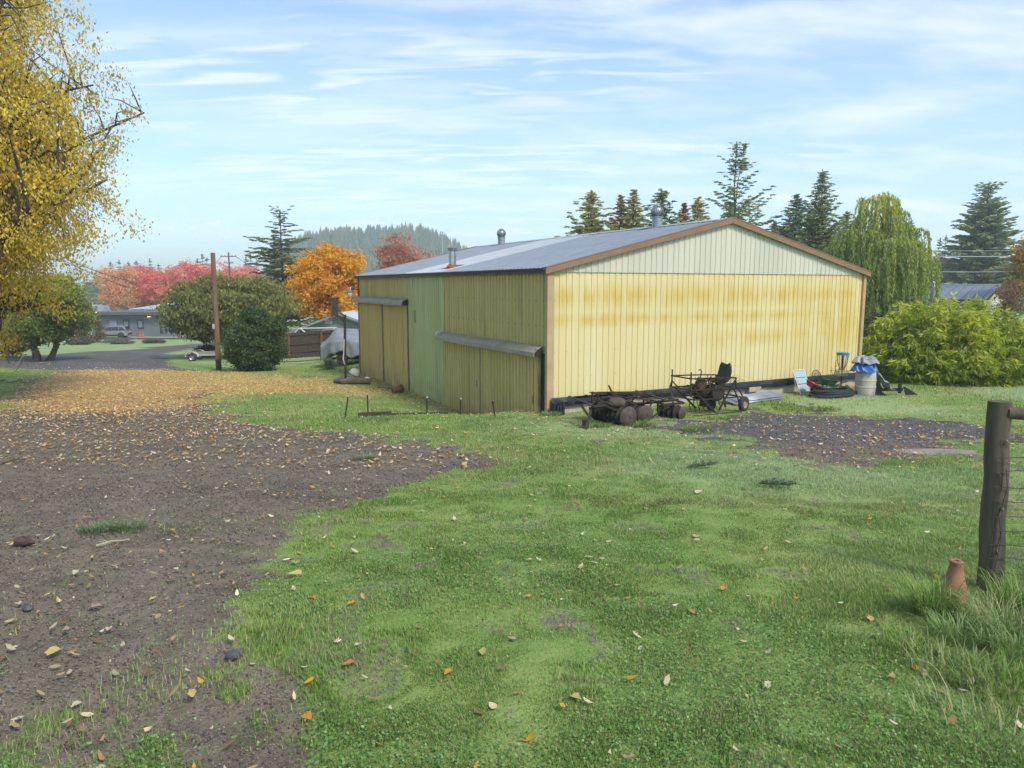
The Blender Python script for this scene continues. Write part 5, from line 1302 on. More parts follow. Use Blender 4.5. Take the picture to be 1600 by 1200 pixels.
# barrel, tarps
p = gp(1351, 617)
o = thing('plastic_barrel', 'pale grey ribbed plastic barrel with blue tarp heaped on its lid', 'barrel', p, .3)
f = MB(); f.lathe([(.26, -.02), (.285, .02), (.295, .10), (.30, .24), (.31, .25), (.31, .285), (.30, .295), (.305, .45), (.315, .46), (.315, .495), (.305, .505), (.30, .62), (.285, .74), (.27, .78), (.24, .79), (.02, .79)], 32); f.obj('body', M('grey_barrel_plastic', (.48, .46, .41), (.40, .38, .34), 3, .5, c3=(.28, .25, .2), s3=2.5), o, True)
f = MB(); f.lathe([(.29, .76), (.295, .76), (.295, .80), (.05, .82)], 32, None, False); f.obj('lid', M('grey_lid', (.36, .35, .33), scale=4, rough=.5), o, True)
def cloth(name, mat, pts_fn, nu, nv, loc, lab, cat, thick=.008):
    vv = [pts_fn(i / nu, j / nv) for i in range(nu + 1) for j in range(nv + 1)]
    mb = MB(); mb.add(vv, [(i * (nv + 1) + j, (i + 1) * (nv + 1) + j, (i + 1) * (nv + 1) + j + 1, i * (nv + 1) + j + 1) for i in range(nu) for j in range(nv)])
    ob = mb.obj(name, mat, None, True, loc); s = ob.modifiers.new('s', 'SOLIDIFY'); s.thickness = thick; tag(ob, lab, cat); return ob
def heap(seed, rx, ry, top, drop, sx=0.):
    def fn(a, b):
        an = a * 6.2832; r = b
        k = float(vnoise(3 + 2.2 * math.cos(an), 3 + 2.2 * math.sin(an) + r * 1.5, .7, seed)) - .5; k2 = float(vnoise(9 + 4.5 * math.cos(an), 4.5 * math.sin(an) + r * 3, .6, seed + 1)) - .5
        rr = (1 + .45 * k) * r
        z = top * (1 - (r * .9) ** 2.5) - drop * max(0, r - .62) * 2.4 * (1 + 1.1 * k) + .11 * k + .09 * k2
        return (sx + rx * rr * math.cos(an), ry * rr * math.sin(an), z)
    return fn
BT = M('blue_tarp', (.03, .16, .52), (.02, .11, .40), 5, .45, bmp=.5, bscale=7); GT = M('grey_tarp', (.30, .33, .36), (.20, .22, .25), 4, .5, bmp=.6, bscale=6)
cloth('blue_tarp', BT, heap(91, .40, .36, .24, .11, -.06), 60, 18, p + Vector((0, 0, .80)), 'bunched blue tarp heaped on the barrel top', 'tarp')
cloth('grey_tarp', GT, heap(97, .40, .34, .16, .06, -.05), 50, 14, p + Vector((.02, .02, 1.03)), 'folded grey tarp lying on top of the blue tarp', 'tarp')
def slide(a, b):
    x = .16 + .62 * a ** 1.1; w = .10 + .26 * math.sin(min(a * 1.3, 1.0) * 1.57) * (1 - .55 * a)
    y = (b - .5) * 2 * w - .04
    k = float(vnoise(a * 3, b * 3, .5, 77)) - .5
    return (x + .05 * k, y, .84 - .62 * a ** 1.25 + .10 * k - .30 * abs(b - .45) ** 1.4 * (1 - .3 * a))
cloth('grey_tarp', GT, slide, 26, 14, p + Vector((.02, 0, 0)), 'grey tarp sliding off the right side of the barrel to a point', 'tarp')
f = MB()
f.prism([(.28, .0), (.28, .55), (.46, .36), (.56, .18), (.52, .0)], .0, .2)
o = f.obj('plastic_sack', BLKP); o.location = p; tag(o, 'black plastic sack in the shade under the sliding tarp', 'sack')
# coil of black drain pipe
p = gp(1305, 620)
o = thing('drain_pipe', 'black corrugated drain pipe coiled flat before the barrel', 'pipe', (p.x, p.y, p.z), BROT)
for k, (r, z, dx) in enumerate(((.80, .06, 0), (.76, .14, .04), (.70, .20, -.05), (.62, .06, .05))):
    f = MB(); pts = [(dx + r * math.cos(a), .15 + .55 * r * math.sin(a), z + .015 * math.sin(a * 3 + k)) for a in np.linspace(2.6 + .2 * k, 2.6 + 6.0, 120)]
    f.tube(pts, [.055 + .006 * (i % 2) for i in range(120)], 10); f.obj('coil', BLKP, o, False)
# black angled edging rail
p = gp(1380, 618)
o = thing('black_rail', 'low black metal rail with two sloping brackets lying on frosted lawn', 'rail', p, .12)
f = MB(); f.box((.22, .22, .15), (1.15, .05, .09)); f.obj('bar', BLKP, o)
for x in (-.34, .70):
    f = MB(); f.box((x, .22, .18), (.08, .08, .30)); f.prism([(x - .02, .26), (x + .04, .26), (x + .50, .0), (x + .08, .0)], .02, .05); f.obj('bracket', BLKP, o)
f = MB(); f.box((-.95, .1, .09), (.5, .2, .12), Matrix.Rotation(.15, 3, 'Y'), .03); o = f.obj('black_trough', BLKP); o.location = p; tag(o, 'short black plastic trough between coiled pipe and black rail', 'trough')
f = MB(); 
p = gp(1549, 600); f.ball((0, 0, .06), .19, 14, (1.5, 1, .75), .16); o = f.obj('boulder', M('field_stone', (.30, .24, .17), (.20, .16, .12), 5, .9, bmp=.5), None, True); o.location = p; tag(o, 'tan boulder at the foot of the bamboo bush', 'boulder')
p = gp(1460, 706); f = MB(); f.ball((0, 0, 0), .5, 20, (1.5, .45, .05), .1); o = f.obj('concrete_slab', M('dusty_slab', (.28, .23, .20), (.22, .18, .16), 4, .95), None, True); o.location = p; tag(o, 'flat pinkish slab showing at the edge of the gravel yard', 'slab')

# stakes and edging boards near the side doors
for i, (x0, y0, x1, y1, lab) in enumerate(((538, 653, 544, 620, 'black stake leaning right, first on the left of the row'), (575, 648, 574, 617, 'upright black stake standing behind the dark timber'), (667, 648, 667, 622, 'short black stake in front of the pale green siding'), (719, 648, 720, 624, 'rusty stake before the left half of the lower sliding door'), (774, 650, 770, 629, 'stake leaning left before the right half of the lower door'))):
    p = gp(x0, y0); q = at(x1, y1, p.y); f = MB(); f.tube([(0, 0, -.1), q - p], .020, 6); f.obj
    o = thing('stake', lab, 'stake', p, 0, 'stakes along the lawn edge'); f.obj('shaft', RUSTD, o)
    f = MB(); d = (q - p).normalized(); f.tube([q - p, q - p + d * .04], .024, 6); f.obj('tip', M('pale_tip', (.5, .45, .3), scale=8) if i != 4 else RUST, o)
a_, b_ = gp(560, 652), gp(612, 650)
f = MB(); f.bar(a_ + Vector((0, 0, .05)), b_ + Vector((0, 0, .05)), .13, .13); o = f.obj('edging_timber', M('wet_timber', (.035, .028, .022), (.06, .045, .03), 4, .85, stretch=(1, 5, 5))); tag(o, 'thick dark timber lying on the lawn edge between the stakes', 'timber')
a_, b_ = gp(612, 649), gp(700, 647)
f = MB(); f.bar(a_ + Vector((0, 0, .02)), b_ + Vector((0, 0, .02)), .05, .07); o = f.obj('edging_board', MATS['wet_timber']); tag(o, 'thin dark edging board continuing right from the thick timber', 'board')
p = gp(621, 614); o = thing('rusty_bucket', 'rusty brown bucket lying in leaves beside the ochre doors', 'bucket', (p.x, p.y, p.z + .13), .6)
f = MB(); f.lathe([(.13, -.2), (.16, .2), (.17, .2), (.17, .215), (.15, .215), (.12, -.185), (.01, -.185)], 18, Matrix.Rotation(1.35, 4, 'Y')); f.obj('bucket_body', M('rust_brown', (.22, .10, .05), (.12, .06, .035), 6, .85), o, True)
f = MB(); f.tube([(.2, .16 * math.cos(a), .17 * math.sin(a) + .02) for a in np.linspace(0, 3.1, 10)], .008, 5); f.obj('handle', RUSTD, o)
a_ = gp(604, 607); f = MB(); f.box((0, 0, .03), (.85, .16, .04), Matrix.Rotation(-.5, 3, 'Z')); o = f.obj('board', WOODG); o.location = a_; tag(o, 'old board lying in leaves just left of the rusty bucket', 'board')

# fence post, rail, wire mesh, terracotta cone
p = gp(1546, 922)
q = at(1562, 627, p.y)
o = thing('fence_post', 'thick weathered round wooden fence post at the right foreground', 'fence post', p)
PW = M('weathered_post', (.125, .10, .068), (.055, .045, .032), 3.5, .9, bmp=.7, stretch=(4, 4, .35), c3=(.05, .05, .035), s3=1.4, bscale=10)
f = MB(); ax_ = q - p; n = 14; pts = [ax_ * (k / (n - 1)) + Vector((.004 * math.sin(k), .004 * math.cos(k * 1.3), 0)) for k in range(n)]; pts[0] = ax_ * -.15
f.tube(pts, [.084 - .011 * k / n + .002 * math.sin(k * 2.2) for k in range(n)], 26); f.obj('post', PW, o, True)
f = MB()
for z, a in ((.86, -1.9), (.62, -1.6), (.3, -1.75), (1.1, -1.5)): f.tube([ax_ * (z / ax_.z) + Vector((.08 * math.cos(a), .08 * math.sin(a), .0)), ax_ * (z / ax_.z) + Vector((.10 * math.cos(a), .10 * math.sin(a), .012)), ax_ * (z / ax_.z) + Vector((.08 * math.cos(a), .08 * math.sin(a), .025))], .004, 5)
f.obj('staple', STEEL, o)
r0 = at(1572, 646, p.y - .05); r1 = r0 + Vector((2.6, -.25, -.03))
f = MB(); f.tube([r0 + (r1 - r0) * k / 8 + Vector((0, .006 * math.sin(k * 2), .006 * math.cos(k * 3))) for k in range(9)], [.044, .046, .047, .046, .045, .046, .045, .044, .044], 16)
ro = f.obj('fence_rail', PW, None, True); tag(ro, 'dark round fence rail running right from the post top', 'fence rail')
f = MB()
w0 = p + Vector((.03, -.10, 0)); wd_ = Vector((1, -.06, 0)).normalized()
for k in range(11):
    z = .06 + .105 * k + .006 * rng.normal(); f.tube([w0 + wd_ * (-.13 + .16 * j) + Vector((.0, .012 * rng.normal(), z - .012 * math.sin(j * .6) + .006 * rng.normal())) for j in range(15)], .0030, 4, False)
for k in range(27):
    x = .12 + .075 * k
    if k < 3: x = (-.115, -.085, -.06)[k]
    f.tube([w0 + wd_ * (x + .012 * rng.normal()) + Vector((0, .012 * rng.normal(), z)) for z in np.linspace(.0, 1.13 - (.0 if k > 2 else .1 * k), 8)], .0028, 4, False)
wo_ = f.obj('wire_mesh', M('rusty_wire', (.09, .075, .06), (.05, .04, .035), 12, .7, .3)); tag(wo_, 'rusty square wire mesh fixed to the fence post', 'wire mesh')
p = gp(1489, 940); o = thing('terracotta_cone', 'terracotta cone with open top standing in grass near the post', 'cone', p)
f = MB(); f.lathe([(.098, -.02), (.094, .02), (.074, .10), (.050, .20), (.039, .262), (.041, .266), (.042, .282), (.036, .288), (.018, .286), (.016, .23), (.03, .1)], 26, None, False)
f.obj('cone_body', M('terracotta', (.36, .16, .09), (.27, .115, .065), 8, .85, bmp=.3, c3=(.20, .12, .08), s3=9), o, True)
f = MB(); f.box((0, 0, .0), (.19, .19, .03), None, .01); f.obj('base', MATS['terracotta'], o)
# brush: dark weeds behind the post
C = []; 
# small things on the drive
def twig(px0, py0, px1, py1, r, lab, mat=WOODG, nm='fallen_branch', side=5):
    a_, b_ = gp(px0, py0), gp(px1, py1); f = MB(); c = curve(a_ + Vector((0, 0, r)), b_ + Vector((0, 0, r)), .02, 9, .015); f.tube(c, [r * (1 - .6 * k / 8) for k in range(9)], 6)
    L = (b_ - a_).length
    for k in range(side):
        s = c[2 + k % 6]; e = s + np.array([rng.normal() * .2 * L, rng.normal() * .2 * L, .03]); f.tube(curve(s, e, .1, 4, .04), [r * .4, r * .3, r * .2, r * .1], 4)
    tag(f.obj(nm, mat), lab, 'branch')
twig(0, 725, 40, 719, .03, 'dark stick lying on the drive at the left edge')
twig(0, 597, 55, 600, .035, 'fallen limb poking out of golden leaves at the far left')
twig(15, 566, 45, 586, .03, 'pale dead limb leaning below the yellow crown')
twig(150, 855, 203, 845, .012, 'pale mossy stick on the brown drive', M('mossy_stick', (.40, .40, .24), (.28, .28, .16), 12, .9), side=2)
twig(330, 745, 355, 738, .01, 'thin twig on the drive left of the lawn edge', side=1)
NG = [(.12, .18, .08), (.20, .27, .14), (.30, .36, .24)]
def fir_sprig(px, py, L, lab, rz):
    p = gp(px, py); o = thing('fir_sprig', lab, 'fir sprig', p + Vector((0, 0, .03)), rz, 'fallen fir sprigs on the lawn')
    f = MB(); P = []; A = []
    for j in range(7):
        a = np.array([-.5 * L + j * L / 7, 0, .02]); b_ = a + np.array([L * .35, (1 if j % 2 else -1) * L * .28 * (1 - j / 9), .05]); f.tube([a, b_], .006, 4)
        t_ = rng.random((90, 1)); P.append(a + (b_ - a) * t_ + rng.normal(size=(90, 3)) * .012); A.append(np.tile((b_ - a) / np.linalg.norm(b_ - a), (90, 1)) + rng.normal(size=(90, 3)) * .6)
    f.tube([(-.6 * L, 0, .0), (.5 * L, 0, .03)], .01, 5); f.obj('twig', BARK, o)
    P, A = np.concatenate(P), np.concatenate(A); link('needles', leaves_mesh('needles', P, .045, .16, pick(NG, rng.random(len(P))), A, .2), NEEDLE, o)
fir_sprig(1093, 733, .36, 'dark fir sprig lying on lawn left of its neighbour', .2); fir_sprig(1212, 762, .34, 'fir sprig lying on lawn nearer the gravel yard', -.5)
p = gp(38, 852); f = MB(); f.ball((0, 0, .035), .07, 10, (1.2, .8, .6), .5); o = f.obj('curled_leaf', M('curled_brown_leaf', (.10, .05, .04), (.06, .035, .03), 8, .8)); o.location = p; tag(o, 'big curled dark brown leaf on the left of the drive', 'leaf')
for px, py, r, lab in ((365, 1030, .035, 'dark round stone at the near lawn edge'), (44, 955, .03, 'small black stone near the left edge')):
    p = gp(px, py); f = MB(); f.ball((0, 0, r * .5), r, 12, (1.2, 1, .8), .2); o = f.obj('stone', M('dark_stone', (.06, .06, .065), (.09, .09, .09), 8, .7), None, True); o.location = p; tag(o, lab, 'stone')
# ---------------------------------------------------------------- hoop, poles, fence, far houses, cars
# basketball hoop seen from its side
p = gp(540, 598)
s = p.y / FPX
o = thing('basketball_hoop', 'portable basketball hoop with black pole left of the barn doors', 'basketball hoop', p)
IRON = M('black_iron', (.018, .018, .02), (.03, .03, .03), 8, .5)
f = MB(); f.tube([(0, 0, .05), (.02, 0, 1.4), (.06, 0, 2.86)], .055, 10); f.tube([(.06, 0, 2.8), (.06, 0, 2.95)], .06, 10); f.obj('pole', IRON, o)
f = MB(); f.box((-.06, 0, .10), (.75, .9, .16), None, .05); f.obj('base', M('hoop_base', (.03, .035, .05), (.3, .32, .35), 3, .5, lo=.55, hi=.75), o)
f = MB(); f.tube([(.05, 0, .5), (.3, .1, .3), (.75, .15, .12)], .02, 8); f.obj('brace', IRON, o)
f = MB(); f.box((-.36, 0, 3.28), (.06, 1.12, .76), Matrix.Rotation(.06, 3, 'Y')); f.box((-.34, 0, 3.67), (.1, 1.16, .03)); f.obj('backboard', M('smoked_board', (.085, .08, .075), (.06, .055, .05), 3, .4), o)
f = MB()
for y in (-.12, .12): f.tube([(.06, y, 2.86), (-.12, y, 3.02), (-.34, y, 3.3)], .022, 7); f.tube([(.04, y, 2.6), (-.16, y, 2.82), (-.36, y, 3.0)], .022, 7)
f.obj('arm', IRON, o)
f = MB(); f.tube([(-.64 + .225 * math.cos(a), .225 * math.sin(a), 3.0) for a in np.linspace(0, 6.283, 22)], .012, 6); f.box((-.39, 0, 2.98), (.1, .2, .1)); f.obj('rim', M('hoop_orange', (.45, .12, .04), scale=5, rough=.5), o)
f = MB()
for k in range(12):
    a, a2 = 6.283 * k / 12, 6.283 * (k + 1) / 12
    for q, w in ((a, a2), (a2, a)): f.tube([(-.64 + .22 * math.cos(q), .22 * math.sin(q), 3.0), (-.64 + .15 * math.cos(w), .15 * math.sin(w), 2.78), (-.64 + .13 * math.cos(q), .13 * math.sin(q), 2.55)], .012, 4)
f.obj('net', M('net_cord', (.62, .55, .56), (.5, .3, .32), 6, .9), o)
f = MB(); f.tube([(.01, -.07, 1.9), (-.01, -.09, 1.4), (-.05, -.1, 1.05), (.0, -.08, .8)], [.03, .02, .035, .02], 6); f.obj('rag', M('pale_rag', (.55, .5, .45), scale=8), o)
p = gp(554, 592)
f = MB(); f.ball((0, 0, .24), .25, 20, (1, 1, 1)); o = f.obj('white_ball', M('dull_white_ball', (.50, .54, .52), (.4, .43, .42), 4, .6), None, True); o.location = p; tag(o, 'dull white ball on the ground beside the hoop base', 'ball')
p = gp(562, 601); f = MB(); f.tube([(-.8, 0, .12), (-.2, .05, .17), (.45, .1, .12)], [.13, .15, .12], 9); o = f.obj('fallen_log', M('brown_log', (.15, .10, .06), (.08, .055, .035), 6, .9, bmp=.5), None, True); o.location = p; tag(o, 'short brown log lying between hoop base and barn', 'log')
p = gp(574, 596); f = MB(); f.box((0, 0, .1), (.22, .2, .2), None, .04); o = f.obj('white_can', MATS['white_tube']); o.location = p; tag(o, 'small white can at the right end of the log', 'can')

# wooden pole
p = gp(342, 579); q = at(332.5, 395, p.y)
f = MB(); ax_ = q - p; f.tube([ax_ * (-.08)] + [ax_ * k / 10 for k in range(1, 11)], [.145 - .003 * k for k in range(11)], 14)
o = thing('wooden_pole', 'tall bare brown wooden pole left of the dark evergreen shrub', 'pole', p)
f.obj('pole_shaft', M('brown_pole', (.24, .135, .075), (.16, .09, .055), 2.2, .85, stretch=(4, 4, .3), bmp=.4), o, True)
f = MB(); f.tube([ax_ * -.02, ax_ * .10], [.152, .15], 14); f.obj('tarred_foot', M('tarred_wood', (.03, .024, .02), (.05, .04, .03), 5, .9), o, True)
f = MB(); f.box(ax_ * .38 + Vector((-.1, -.17, 0)), (.12, .08, .28), None, .02); f.obj('meter_box', M('grey_box', (.5, .5, .46), scale=4), o)
# utility poles and wires
def upole(px, topy, d, arms, lab, h=None):
    tp = at(px, topy, d); b = gv(tp.x, d); H = tp.z - b.z
    o = thing('utility_pole', lab, 'utility pole', b, 0, 'utility poles in the distance'); f = MB(); f.tube([(0, 0, -.3), (0, 0, H)], [.18, .12], 10); f.obj('pole', M('dark_pole', (.11, .075, .055), (.08, .055, .04), 3, .9), o)
    for dz, w in arms:
        f = MB(); f.box((0, -.14, H - dz), (w, .1, .13)); ob = f.obj('crossarm', MATS['dark_pole'], o)
        f = MB()
        for k in (-1, -.5, .5, 1): f.lathe([(.05, 0), (.06, .12), (.03, .25)], 8, Matrix.Translation((k * w * .46, -.14, H - dz + .06)))
        f.obj('insulators', M('insulator', (.25, .22, .2), scale=5), ob)
    return b + Vector((0, 0, H))
A_ = upole(357, 394, 130, ((.75, 2.8), (1.9, 1.6)), 'utility pole with crossarms behind the red trees')
B_ = upole(529, 406, 170, ((.8, 1.4),), 'thin utility pole above the orange tree')
def wire(a, b, sag, lab, r=.03, grp='overhead wires'):
    f = MB(); n = 24; f.tube([a + (b - a) * (k / n) + Vector((0, 0, -4 * sag * (k / n) * (1 - k / n))) for k in range(n + 1)], r, 4, False)
    tag(f.obj('overhead_wire', M('wire_cable', (.06, .06, .065), (.04, .04, .045), 3, .6)), lab, 'wire', grp)
wire(at(95, 405, 60), at(250, 462, 100), .4, 'wire slanting down from the yellow crown toward the grey building', .03)
wire(at(95, 400, 60), A_ + Vector((-1.2, 0, -.7)), 3.5, 'long sagging wire from the yellow crown to the crossarm pole', .035)
wire(A_ + Vector((1.2, 0, -.7)), B_ + Vector((-.5, 0, -.8)), 4.0, 'wire between the two far utility poles', .04)
wire(B_ + Vector((.5, 0, -.8)), at(700, 412, 190), 1.5, 'wire leaving the far pole toward the stove pipe', .04)
wire(at(500, 424, 120), at(566, 434, 36), .3, 'service wire reaching the far barn corner over the orange tree', .02)
WP = M('pale_wire', (.42, .44, .46), (.36, .38, .4), 3, .4, .4)
for k, (y0, y1, r, lab) in enumerate(((391, 388, .02, 'topmost of the thin wires right of the willow'), (400, 397, .042, 'thick pale wire second from top right of the willow'), (424, 421, .03, 'wire third from top right of the willow'), (443, 441, .03, 'lowest wire just over the metal roof'))):
    f = MB(); a_, b_ = at(1440, y0, 62), at(1680, y1, 58); f.tube([a_ + (b_ - a_) * (j / 12) + Vector((0, 0, -.12 * 4 * (j / 12) * (1 - j / 12))) for j in range(13)], r, 5, False); tag(f.obj('overhead_wire', WP), lab, 'wire', 'power lines right of the willow')
# slim mast beyond the hill
tp = at(691, 362, 420); b = Vector((tp.x, 420, 8)); f = MB(); f.tube([(0, 0, 0), (0, 0, tp.z - 8)], [.4, .18], 6); o = thing('radio_mast', 'thin far mast standing above the hill forest', 'mast', b)
f.obj('mast_pole', M('mast_grey', (.3, .32, .34), scale=2), o); f = MB()
for z in (.2, 1.6, 3): f.box((0, 0, tp.z - 8 - z), (2.6, .25, .4))
f.obj('antenna', MATS['mast_grey'], o)

# board fences
FW = M('brown_fence_boards', (.115, .075, .052), (.075, .05, .038), 3, .9, stretch=(6, 6, .6), bmp=.3); FP = M('red_fence_post', (.24, .10, .05), (.17, .08, .045), 3, .85)
def board_fence(p0, p1, h, nposts, lab, lean=0, posts=FP, mat=FW):
    o = thing('board_fence', lab, 'fence', p0, math.atan2(p1.y - p0.y, p1.x - p0.x)); L = (p1 - p0).to_2d().length
    inv = Matrix.Rotation(-o.rotation_euler.z, 4, 'Z') @ Matrix.Translation(-p0)
    f = MB(); x = 0
    while x < L - .1:
        w_ = .135 + .01 * rng.random(); z = float((p0.z * (L - x) + p1.z * x) / L - p0.z); f.box((x + w_ / 2, .0, z + h / 2), (w_ - .008, .018, h + .05 * rng.normal() * .3)); x += w_
    f.obj('boards', mat, o)
    for zz in (.25, .55, .92):
        f = MB(); f.bar((0, -.03, zz * h), (L, -.03, zz * h + p1.z - p0.z), .04, .09); f.obj('rail', mat, o)
    for k in range(nposts):
        x = L * (k + .5) / nposts; z = (p1.z - p0.z) * x / L; f = MB(); f.box((x, -.07, z + h / 2 + .02), (.11, .1, h + .08)); f.obj('post', posts, o)
a_ = gp(352, 569); b_ = gp(478, 576)
e0 = Vector((a_.x, 47.5, float(gz(a_.x, 47.5)))); e1 = Vector((at(640, 560, 43.5).x, 43.5, 0)); e1.z = float(gz(e1.x, e1.y))
board_fence(e0, e1, 1.62, 5, 'brown board fence with reddish posts behind the tarped boat')
p0 = at(1338, 530, 34); p0.z = float(gz(p0.x, 34)); p1 = at(1420, 530, 33); p1.z = float(gz(p1.x, 33)); board_fence(p0, p1, 1.75, 2, 'dark board fence between the barn corner and the bamboo bush', 0, FW, M('dark_fence_boards', (.06, .05, .043), (.09, .075, .062), 3, .9, stretch=(6, 6, .6)))

# grey house with gable
SID = M('slate_blue_siding', (.24, .30, .35), (.21, .265, .31), 2, .7); WTRIM = M('pale_trim', (.55, .56, .56), (.46, .47, .47), 3, .6); WMR = M('white_metal_roof', (.58, .61, .66), (.48, .51, .57), 2, .45)
d = 57
pk = at(531, 488, d); el = at(452, 519, d); gb = float(gz(pk.x, d)) - .2
o = thing('grey_house', 'slate grey gabled house behind the fence under a white metal roof', 'house', (pk.x, d, gb))
W_ = pk.x - el.x; zp, ze = pk.z - gb, el.z - gb
f = MB(); f.prism([(-W_ * .93, 0), (W_ * .93, 0), (W_ * .93, ze - .05), (0, zp - .18), (-W_ * .93, ze - .05)], 0, 9)
for k in range(20):
    z = .15 + k * .17; xw = W_ * .93 if z < ze - .1 else W_ * .93 * max(0, (zp - .2 - z)) / (zp - ze + .15)
    if xw > .3: f.box((0, -.006, z), (2 * xw - .05, .014, .012))
f.obj('wall', SID, o)
for s_ in (-1, 1):
    f = MB(); f.prism([(s_ * -.001, zp), (s_ * W_ * 1.02, ze - .02), (s_ * W_ * 1.02, ze - .14), (s_ * -.001, zp - .12)], -.5, 9.4); f.obj('roof', WMR, o)
    f = MB(); f.prism([(s_ * -.001, zp + .01), (s_ * W_ * 1.03, ze - .01), (s_ * W_ * 1.03, ze - .2), (s_ * -.001, zp - .19)], -.56, -.505); f.obj('rake_board', M('grey_rake', (.26, .29, .31), scale=3), o)
f = MB(); f.box((-W_ * .80, -.05, ze * .55), (.16, .06, ze * 1.0)); f.obj('corner_board', WTRIM, o)
# white pipe canopy frame
d = 49.5
base = gv(at(490, 530, d).x, d)
o = thing('canopy_frame', 'white pipe canopy frame standing bare behind the board fence', 'canopy frame', base)
def wp(px, py, dd=d): return at(px, py, dd) - base
f = MB()
for pts in ([wp(467, 513), wp(524, 512)], [wp(467, 513), wp(454, 528)], [wp(469, 513), wp(487, 528)], [wp(524, 512), wp(506, 528)], [wp(487, 528), wp(510, 528)], [wp(460, 533), wp(507, 533)], [wp(470, 513.5, 52.5), wp(526, 512.5, 52.5)], [wp(467, 513), wp(470, 513.5, 52.5)], [wp(524, 512), wp(526, 512.5, 52.5)]): f.tube(pts, .035, 6)
f.obj('pipe_frame', WH, o)
for px in (460, 507): t_ = wp(px, 533); f = MB(); f.tube([t_, (t_.x, t_.y, -.1)], .035, 6); f.obj('leg', WH, o)
# boat under a grey tarp
p = gv(at(547, 560, 41.2).x, 41.2)
o = thing('covered_boat', 'boat on a trailer wrapped in a grey tarp beside the hoop', 'boat', p)
nx, nyv = 44, 26; vv = []
L0, L1 = -1.55, 3.2
for i in range(nx + 1):
    x = L0 + (L1 - L0) * i / nx
    for j in range(nyv + 1):
        t_ = j / nyv * 2 - 1; s_ = abs(t_)
        top = 2.02 - .02 * x; nose = sstep(L0, L0 + .95, x)
        if s_ < .5: y = 1.05 * s_ / .5; z = top - .62 * (s_ / .5) - (1 - nose) * .78 * (1 - s_)
        else: y = 1.05 + .06 * (s_ - .5); z = top - .62 - (s_ - .5) / .5 * (.80 + .16 * math.sin(x * 3.1) + .10 * math.sin(x * 7.3)); z -= (1 - nose) * .39 * (1 - .0 * s_)
        y *= .55 + .45 * nose; k = float(vnoise(x * 3, t_ * 3 + 5, .8, 88)) - .5
        vv.append((x + .03 * k, math.copysign(y + (.10 * k + .05 * float(vnoise(x * 9, t_ * 2, .8, 89)) if s_ > .45 else 0), t_), max(z + .05 * k, .25)))
f = MB(); f.add(vv, [(i * (nyv + 1) + j, (i + 1) * (nyv + 1) + j, (i + 1) * (nyv + 1) + j + 1, i * (nyv + 1) + j + 1) for i in range(nx) for j in range(nyv)])
q = f.obj('tarp', M('silver_grey_tarp', (.25, .28, .31), (.18, .20, .22), 2.5, .55, bmp=.6, bscale=4, c3=(.18, .18, .17), s3=1.2), o, True); q.modifiers.new('s', 'SOLIDIFY').thickness = .01
f = MB(); f.prism([(-.75, .75), (2.9, .8), (2.9, .45), (2.7, .3), (-.3, .35)], -.8, .8); f.obj('hull', M('dark_hull', (.02, .02, .022), scale=3), o)
f = MB(); f.box((.9, -.5, .34), (3.6, .08, .1)); f.box((.9, .5, .34), (3.6, .08, .1)); f.obj('trailer_frame', RUSTD, o)
hub_wheel(o, (-.25, -.85, .31), (0, -1, 0), .31, .18, RUSTD); hub_wheel(o, (1.7, -.85, .31), (0, -1, 0), .31, .18, RUSTD)
# yucca
p = gp(514, 578); o = thing('yucca_plant', 'spiky blue-green yucca in front of the tarped boat', 'plant', p)
n = 170; a = rng.random(n) * 6.28; el_ = rng.uniform(.15, 1.4, n); Ld = rng.uniform(.7, 1.0, n); dv = np.stack([np.cos(a) * np.cos(el_), np.sin(a) * np.cos(el_), np.sin(el_)], 1)
sdv = np.stack([-np.sin(a), np.cos(a), 0 * a], 1) * .022; c0 = dv * .03; m_ = dv * (Ld * .6)[:, None]; tp_ = dv * Ld[:, None] - np.array([0, 0, .05])
V = np.stack([c0 - sdv, c0 + sdv, m_ + sdv * .9, m_ - sdv * .9, tp_], 1).reshape(-1, 3); i = np.arange(n) * 5
F = np.concatenate([np.stack([i, i + 1, i + 2], 1), np.stack([i, i + 2, i + 3], 1), np.stack([i + 3, i + 2, i + 4], 1)])
link('spikes', np_mesh('spikes', V, F, np.repeat(pick([(.06, .10, .06), (.12, .17, .10), (.2, .25, .15)], rng.random(n)), 5, 0)), LEAF, o); f = MB(); f.lathe([(.1, -.1), (.08, .1), (.02, .2)], 10); f.obj('stem', BARK, o)

